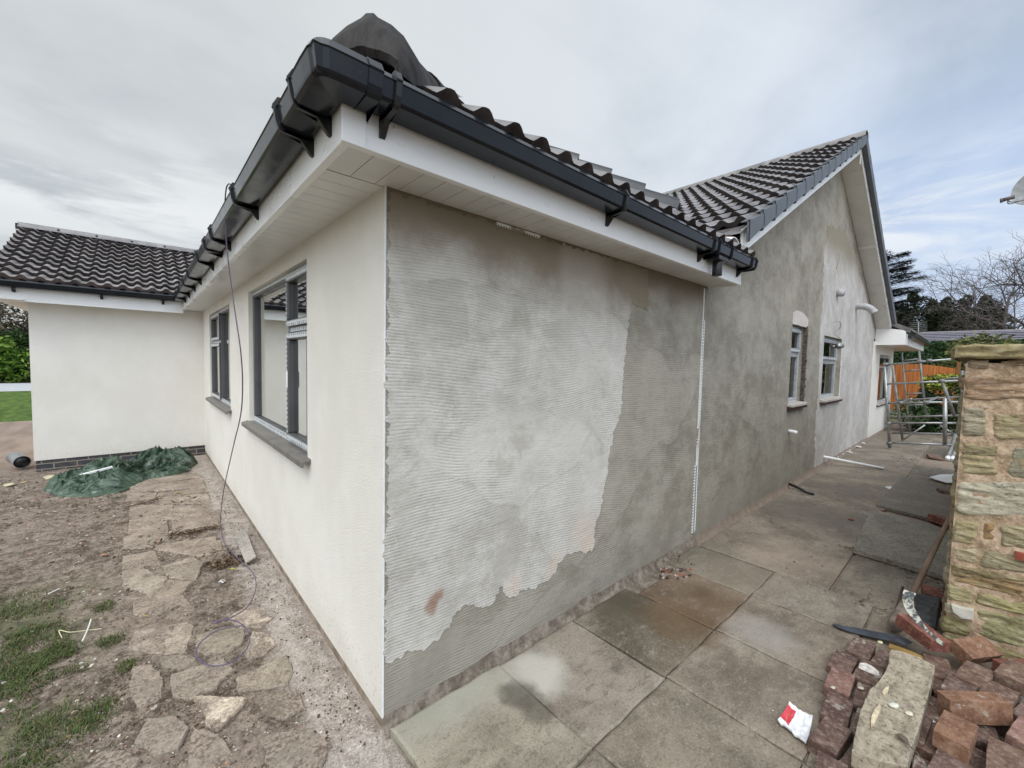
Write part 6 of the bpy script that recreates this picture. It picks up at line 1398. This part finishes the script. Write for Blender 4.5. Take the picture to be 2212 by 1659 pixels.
def leafy(name, clumps, n, sz, cols, label, cat, grp=None, trunk=None, seed=1, flat=.9, parent_at=None, core=True):
    rr = random.Random(seed); mb = MB()
    for k in range(n):
        cx, cy, cz, rx, ry, rz = rr.choice(clumps)
        while True:
            d = V3((rr.gauss(0, 1), rr.gauss(0, 1), rr.gauss(0, 1)))
            if d.length > .01: break
        d.normalize(); q = rr.uniform(.45, 1.0)**.5*(1+.18*noise.noise(d*2.6+V3((cx, cy, cz)))+.1*rr.gauss(0, 1)); p = V3((cx+d.x*rx*q, cy+d.y*ry*q, cz+d.z*rz*q))
        s_ = sz*rr.uniform(.5, 1.35); u = V3((rr.gauss(0, 1), rr.gauss(0, 1), rr.gauss(0, .6))).normalized(); v = u.cross(V3((rr.gauss(0, 1), rr.gauss(0, 1), rr.gauss(0, 1)))).normalized()
        g = .75+.5*noise.noise(p*(1.2/max(.3, rx)))+rr.uniform(-.2, .25); c = rr.choice(cols)
        mb.poly([p-u*s_, p+v*s_*.45, p+u*s_, p-v*s_*.45], col=tuple(max(.004, x*g) for x in c))
    base = parent_at or (clumps[0][0], clumps[0][1], 0)
    root = empty(name, base, label, cat, grp); at_local(mb.build('crown', M_foliage), root)
    tm = MB()
    if trunk:
        for pts, r in trunk: tm.tube(smooth_path(pts, 4), [r*(1-.6*i/(4*(len(pts)-1))) for i in range(4*(len(pts)-1)+1)], 8)
    else: tm.tube([(base[0], base[1], -.05), (base[0]+.02, base[1], clumps[0][2])], [max(.02, clumps[0][3]*.07), .02], 8)
    at_local(tm.build('trunk', M_bark), root); return root
M_foliage = mat('foliage', lambda t: {'Base Color': t.attr('col'), 'Roughness': .6}, spec=.25)
M_bark = simple('bark', (.10, .08, .065), .9, var=.3)
# variegated shrub behind the scaffold
DG = [(.02, .045, .012), (.03, .07, .018), (.015, .03, .01)]; YG = [(.38, .42, .05), (.28, .34, .04), (.45, .46, .10)]
def spot(u, v, x): p = at(u, v, 0, x); return p
a = spot(2045, 880, 14.5); b = spot(2052, 822, 14.4); c = spot(2000, 905, 14.5); d = spot(2000, 880, 15.5)
leafy('shrub', [(a.x, a.y, a.z, .5, .6, .7), (c.x, c.y, .4, .4, .45, .45), (a.x, a.y-.4, .45, .4, .5, .5)], 5200, .045, DG+[(.05, .10, .02)], 'dark green shrub behind the scaffold tower', 'shrub', seed=2)
leafy('shrub', [(b.x, b.y, b.z+.02, .3, .48, .14), (b.x-.1, b.y+.25, b.z-.12, .25, .3, .14)], 1700, .045, YG+[(.10, .16, .03)], 'bright yellow-green variegated shrub rising above the dark green shrub', 'shrub', seed=3)
leafy('shrub', [(d.x, d.y, .5, .35, .3, .6)], 2400, .045, DG+[(.04, .08, .015)], 'dark clipped shrub in front of the orange fence', 'shrub', seed=4)
e = spot(1968, 903, 14.0); leafy('shrub', [(e.x, e.y, .55, .25, .35, .35)], 900, .04, [(.06, .12, .03), (.30, .40, .22), (.04, .07, .02)], 'low pale-spotted shrub at the foot of the orange fence', 'shrub', seed=5)
f = spot(2062, 792, 19.); leafy('shrub', [(f.x, f.y, 1.5, .7, .55, .75), (f.x, f.y, .7, .6, .5, .7)], 2600, .07, [(.08, .11, .02), (.12, .14, .03), (.04, .07, .015)], 'olive green shrub at the right end of the orange fence', 'shrub', seed=6)
h = spot(2125, 738, 24.); leafy('shrub', [(h.x, h.y, h.z-.25, .8, 1.0, .55), (h.x+.2, h.y, 1.2, .8, 1., 1.3)], 2600, .08, [(.16, .18, .06), (.20, .20, .09), (.10, .12, .04)], 'pale olive shrub showing above the coping in front of the far roof', 'shrub', seed=7)
# clipped hedge
mb = MB(); rr = random.Random(31); hx = 27.
for k in range(16000):
    y = rr.uniform(-7, 7); z = rr.uniform(.0, 2.98+.1*noise.noise(V3((y, 0, 0)))); x = hx+rr.uniform(-.12, .1)+.12*noise.noise(V3((y*2, z*2, 0)))
    if rr.random() < .12: z = 2.95+rr.uniform(-.06, .06); x = hx+rr.uniform(0, .8)
    u = V3((rr.gauss(0, .4), rr.gauss(0, 1), rr.gauss(0, 1))).normalized(); v = u.cross(V3((1, rr.gauss(0, .5), rr.gauss(0, .5)))).normalized(); s_ = rr.uniform(.04, .10); g = rr.uniform(.5, 1.5); p = V3((x, y, z))
    c = rr.choice(((.016, .042, .010), (.022, .058, .014), (.012, .028, .008))); mb.poly([p-u*s_, p+v*s_*.5, p+u*s_, p-v*s_*.5], col=tuple(q*g for q in c))
mb.box((hx+.12, -7, 0), (hx+.8, 7, 2.88), col=(.012, .028, .008)); tag(mb.build('hedge', M_foliage), 'tall dark green clipped hedge below the far grey roof', 'hedge')
# neighbour bungalow
nb = empty('neighbour_bungalow', (36, -4, 0), 'distant low bungalow with a long grey ribbed roof above the hedge', 'bungalow')
mb = MB(); x0, x1 = 33.5, 37.5; z0, z1 = 3.02, 4.02
nR = 8
for k in range(nR):
    a = k/nR; b = (k+1)/nR; za = z0+(z1-z0)*a; zb = z0+(z1-z0)*b; xa = x0+(x1-x0)*a; xb = x0+(x1-x0)*b
    mb.poly([(xa, 1.9, za+.05), (xa, -16, za+.05), (xb, -16, zb), (xb, 1.9, zb)]); mb.poly([(xb, 1.9, zb), (xb, -16, zb), (xb+.02, -16, zb+.05), (xb+.02, 1.9, zb+.05)], 1)
mb.poly([(x1, 1.9, z1), (x1, -16, z1), (x1+4, -16, z0), (x1+4, 1.9, z0)]); mb.poly([(x0, 1.9, z0), (x1, 1.9, z1), (x1+4, 1.9, z0)])
at_local(mb.build('roof', [simple('grey_far_roof', (.20, .19, .235), .55, var=.12, scale=3, world=True), simple('roof_lap_shadow', (.05, .045, .06), .8)]), nb)
mb = MB(); mb.box((x0+.3, -15.8, 0), (x1+3.7, 1.6, 3.0)); at_local(mb.build('wall', simple('far_wall', (.5, .46, .40), .9)), nb)
mb = MB(); mb.tube([(x1, -16, z1+.02), (x1, 1.9, z1+.02)], .10, 8); at_local(mb.build('ridge', simple('far_ridge', (.25, .235, .25), .7)), nb)
# aerial
ar = empty('tv_aerial', (34.5, .93, 3.2), 'small television aerial on a thin mast at the end of the far grey roof', 'aerial')
p0 = at(1985, 735, 0, 34.5); p1 = at(1984, 694, 0, 34.5); mb = MB(); mb.tube([V3((p0.x, p0.y, 2.9)), p1], .03, 6); at_local(mb.build('mast', M_alud), ar)
mb = MB()
for k in range(6):
    q = at(1984, 697+k*4.2, 0, 34.5); mb.tube([q+V3((0, .42, .0)), q+V3((0, -.38, .02))], .014, 5)
at_local(mb.build('elements', M_alud), ar)
# evergreens
EG = [(.020, .034, .016), (.030, .045, .018), (.014, .026, .014), (.045, .05, .02)]
def tp_(u, v, x): return at(u, v, 0, x)
trees = [(1945, 668, 58, 1.5, 'dark evergreen at the left of the row, touching the cedar'), (1975, 634, 60, 1.7, 'rounded dark evergreen with the highest crown of the row'), (2012, 652, 62, 1.7, 'dark evergreen right of the highest rounded one'), (2048, 645, 60, 1.8, 'dark evergreen with two small spires in the middle of the row'), (2085, 640, 61, 1.8, 'broad dark evergreen left of the bare tree'), (2125, 640, 60, 1.9, 'dark evergreen behind the bare tree branches'), (2158, 668, 62, 1.6, 'lower evergreen at the right end of the row')]
for i, (u, v, x, r, lb) in enumerate(trees):
    p = tp_(u, v, x); H_ = p.z; cl2 = []
    rr = random.Random(i*3+1)
    for k in range(13): zc = H_*(.22+.70*k/12); cl2.append((x+rr.uniform(-.6, .6), p.y+rr.uniform(-.5, .5)*r, zc-.35, r*.9*(1.05-.5*(k/12)**2), r*(1.05-.5*(k/12)**2), .8))
    cl2.append((x, p.y+rr.uniform(-.3, .3), H_-.45, .5, .45, .6))
    leafy('evergreen_tree', cl2, 5200, .16, EG, lb, 'tree', 'row of dark evergreens beyond the far roof', seed=40+i, trunk=[([(x, p.y, 0), (x, p.y, H_*.8)], .22)], parent_at=(x, p.y, 0))
# cedar with level tiers
p = tp_(1915, 560, 50); H_ = p.z; mb = MB(); rr = random.Random(77); base = V3((50, tp_(1908, 640, 50).y, 0)); wood = MB()
wood.tube([(50, base.y, 0), (50.1, base.y, H_*.6), (50, base.y, H_+.3)], [.3, .2, .05], 8)
for k in range(15):
    z = 3.5+(H_-3.4)*k/14; rad = (3.9-2.3*(k/14)**1.2)*rr.uniform(.8, 1.1)
    for j in range(7):
        an = rr.random()*6.28 if j > 1 else rr.uniform(-1.9, -1.2); L_ = rad*rr.uniform(.7, 1.05); tip = V3((50+math.cos(an)*L_, base.y+math.sin(an)*L_, z+rr.uniform(.0, .45))); st_ = V3((50, base.y, z-.15)); wood.tube([st_, st_.lerp(tip, .6)+V3((0, 0, .1)), tip], [.06, .04, .012], 5)
        for m_ in range(280):
            f_ = rr.random()**.6; q = st_.lerp(tip, f_)+V3((rr.gauss(0, .3), rr.gauss(0, .3), rr.gauss(0, .17)-.02))*(1.1-f_*.6); q = st_.lerp(tip, f_)+(q-st_.lerp(tip, f_)); s_ = rr.uniform(.06, .16); u = V3((math.cos(an)+rr.gauss(0, .5), math.sin(an)+rr.gauss(0, .5), rr.gauss(0, .12))).normalized(); v = u.cross(V3((0, 0, 1))).normalized(); c = rr.choice(((.022, .042, .030), (.032, .055, .036), (.016, .03, .022))); mb.poly([q-u*s_, q+v*s_*.4, q+u*s_, q-v*s_*.4], col=c)
ced = empty('cedar_tree', (50, base.y, 0), 'dark cedar with level tiers of branches showing beside the gable', 'tree'); at_local(mb.build('crown', M_foliage), ced); at_local(wood.build('trunk', M_bark), ced)
# bare winter trees
def bare(name, base, H_, spread, lean, label, seed, depth=6, col=M_bark, r0=.26, thin=1.0):
    rr = random.Random(seed); mb = MB(); tw = MB()
    def grow(p, d, L_, r, lv):
        n = 3; pts = [p]; q = p
        for i in range(n): d = (d+V3((rr.gauss(0, .13), rr.gauss(0, .13), rr.gauss(0, .08)+(.03 if lv < 3 else -.02)))).normalized(); q = q+d*L_/n; pts.append(q)
        (mb if lv < 3 else tw).tube(pts, [r*(1-.28*i/n) for i in range(n+1)], 6 if lv < 3 else 3, cap=False)
        if lv >= depth: return
        k = 3 if lv < 4 else 3
        for i in range(k+(1 if lv in (1, 2) else 0)):
            ax = d.orthogonal().normalized(); ax.rotate(Matrix.Rotation(rr.random()*6.28, 3, d)); an = rr.uniform(.3, .75)*spread; nd = d.copy(); nd.rotate(Matrix.Rotation(an, 3, ax)); st_ = pts[-1] if i < 2 else pts[rr.choice((1, 2))]
            grow(st_, nd, L_*rr.uniform(.66, .84), r*.60, lv+1)
    grow(V3(base), V3(lean).normalized(), H_*.27, r0, 0)
    root = empty(name, base, label, 'tree'); at_local(mb.build('trunk', col), root); at_local(tw.build('branches', col), root); return root
bp = at(2212, 745, 0, 48)
bare('bare_tree', (48, bp.y+.3, 0), 14.5, 1.2, (0, .12, 1), 'large leafless tree with a spreading crown at the right edge', 5, depth=7, col=simple('bark_violet', (.11, .09, .085), .9), r0=.25)
# left background ---------------------------------------------------
mb = MB(); mb.poly([(-40, 24.5, -.028), (1, 24.5, -.028), (1, 31, -.028), (-40, 31, -.028)]); struct(mb.build('gravel_border', simple('white_gravel', (.40, .41, .42), .9, var=.25, scale=30, world=True)))
mb = MB(); mb.poly([(-40, 31, -.03), (1, 31, -.03), (1, 80, .6), (-40, 80, .6)]); struct(mb.build('soil_bed', simple('dark_soil', (.05, .04, .028), .95, world=True)))
def lt(u, v, y): return at(u, v, 1, y)
LG = [(.10, .20, .02), (.16, .28, .03), (.05, .12, .015), (.20, .30, .05)]
a = lt(15, 790, 32); leafy('laurel_shrub', [(a.x-1.2, 32, .9, 1.6, .9, 1.2), (a.x+.6, 32.2, .7, 1.3, .9, 1.0), (a.x-.5, 32, 1.6, .9, .8, .8)], 5200, .12, LG, 'bright green laurel shrub left of the wing wall, with yellowish tips', 'shrub', seed=61)
a = lt(48, 775, 34); leafy('laurel_shrub', [(a.x, 34, 1.5, 1.2, .9, 1.3), (a.x+.8, 34, .9, 1.2, .9, 1.1)], 3800, .12, [(.04, .09, .015), (.06, .13, .02), (.03, .06, .01)], 'darker green shrub right of the bright laurel, beside the wing wall', 'shrub', seed=62)
a = lt(20, 760, 38); leafy('dark_bush', [(a.x-1, 38, 1.5, 2.6, 1, 1.7), (a.x+1.5, 38, 1.4, 1.8, 1, 1.6)], 3600, .15, [(.02, .03, .012), (.03, .04, .015)], 'very dark bush behind the green laurels', 'shrub', seed=63)
for i, (u, lb) in enumerate(((14, 'brownish leafless shrub tree with pale twigs, the left one seen under the wing eave'), (44, 'brownish leafless shrub tree with pale twigs, right beside the wing wall'))):
    a = lt(u, 700, 42+i*3); bare('twiggy_tree', (a.x, 42+i*3, 0), 9.5, 1.3, (.05*(1-2*i), 0, 1), lb, 91+i, depth=6, col=simple('pale_bark', (.27, .22, .15), .9, var=.3), r0=.16)
    leafy('brown_bush', [(a.x, 43+i*3, 4.0, 2.2, 1, 2.4), (a.x+1, 43+i*3, 2.5, 2, 1, 1.6)], 3000, .13, [(.13, .10, .055), (.20, .165, .10), (.09, .075, .045)], ('left' if i == 0 else 'right')+'-hand mass of dry brown foliage behind the laurels', 'shrub', seed=70+i)
# ------------------------------------------------------------------ satellite dish at the right edge
sdh = empty('satellite_dish', (11., -3., 0), 'grey satellite dish on a mast behind the stone wall at the right edge', 'satellite dish')
ctr = at(2246, 404, 0, 11.); nrm_ = V3((-.80, .40, .30)).normalized(); ux = nrm_.cross(V3((0, 0, 1))).normalized(); uy = ux.cross(nrm_).normalized()
mb = MB(); vs = []; NR, NA = 8, 32
for i in range(NR+1):
    r = .34*i/NR
    for k in range(NA): an = 2*math.pi*k/NA; vs.append(ctr+ux*math.cos(an)*r*.92+uy*math.sin(an)*r*1.05+nrm_*(r*r*.75))
fs = [(i*NA+k, i*NA+(k+1) % NA, (i+1)*NA+(k+1) % NA, (i+1)*NA+k) for i in range(NR) for k in range(NA)]
mb.faces(vs+[v-nrm_*.006 for v in vs], fs+[tuple(q+len(vs) for q in reversed(f)) for f in fs], sm=True); at_local(mb.build('dish', simple('dish_grey', (.24, .25, .26), .5)), sdh)
la = at(2178, 430, 0, 10.6); mb = MB(); mb.tube(smooth_path([ctr-uy*.30, ctr-uy*.33+nrm_*.18, la+V3((0, -.04, -.06)), la]), .010, 8); mb.tube(smooth_path([ctr-uy*.12-ux*.1, ctr-uy*.30+nrm_*.2, la+V3((.03, -.02, -.08)), la]), .008, 8); at_local(mb.build('arm', M_alud), sdh)
mb = MB(); mb.tube([la+V3((0, .06, .0)), la+V3((0, -.07, .02))], .032, 12); mb.tube([la+V3((0, .06, -.002)), la+V3((0, .095, -.005))], .038, 12); at_local(mb.build('receiver', simple('lnb', (.13, .11, .10), .6)), sdh)
mb = MB(); mb.tube([(ctr.x+.1, ctr.y-.22, 0), (ctr.x+.1, ctr.y-.22, ctr.z+.05), ctr-nrm_*.01], .022, 10); at_local(mb.build('mast', M_alud), sdh)
print('objects', len(bpy.data.objects), 'verts', sum(len(m.vertices) for m in bpy.data.meshes))
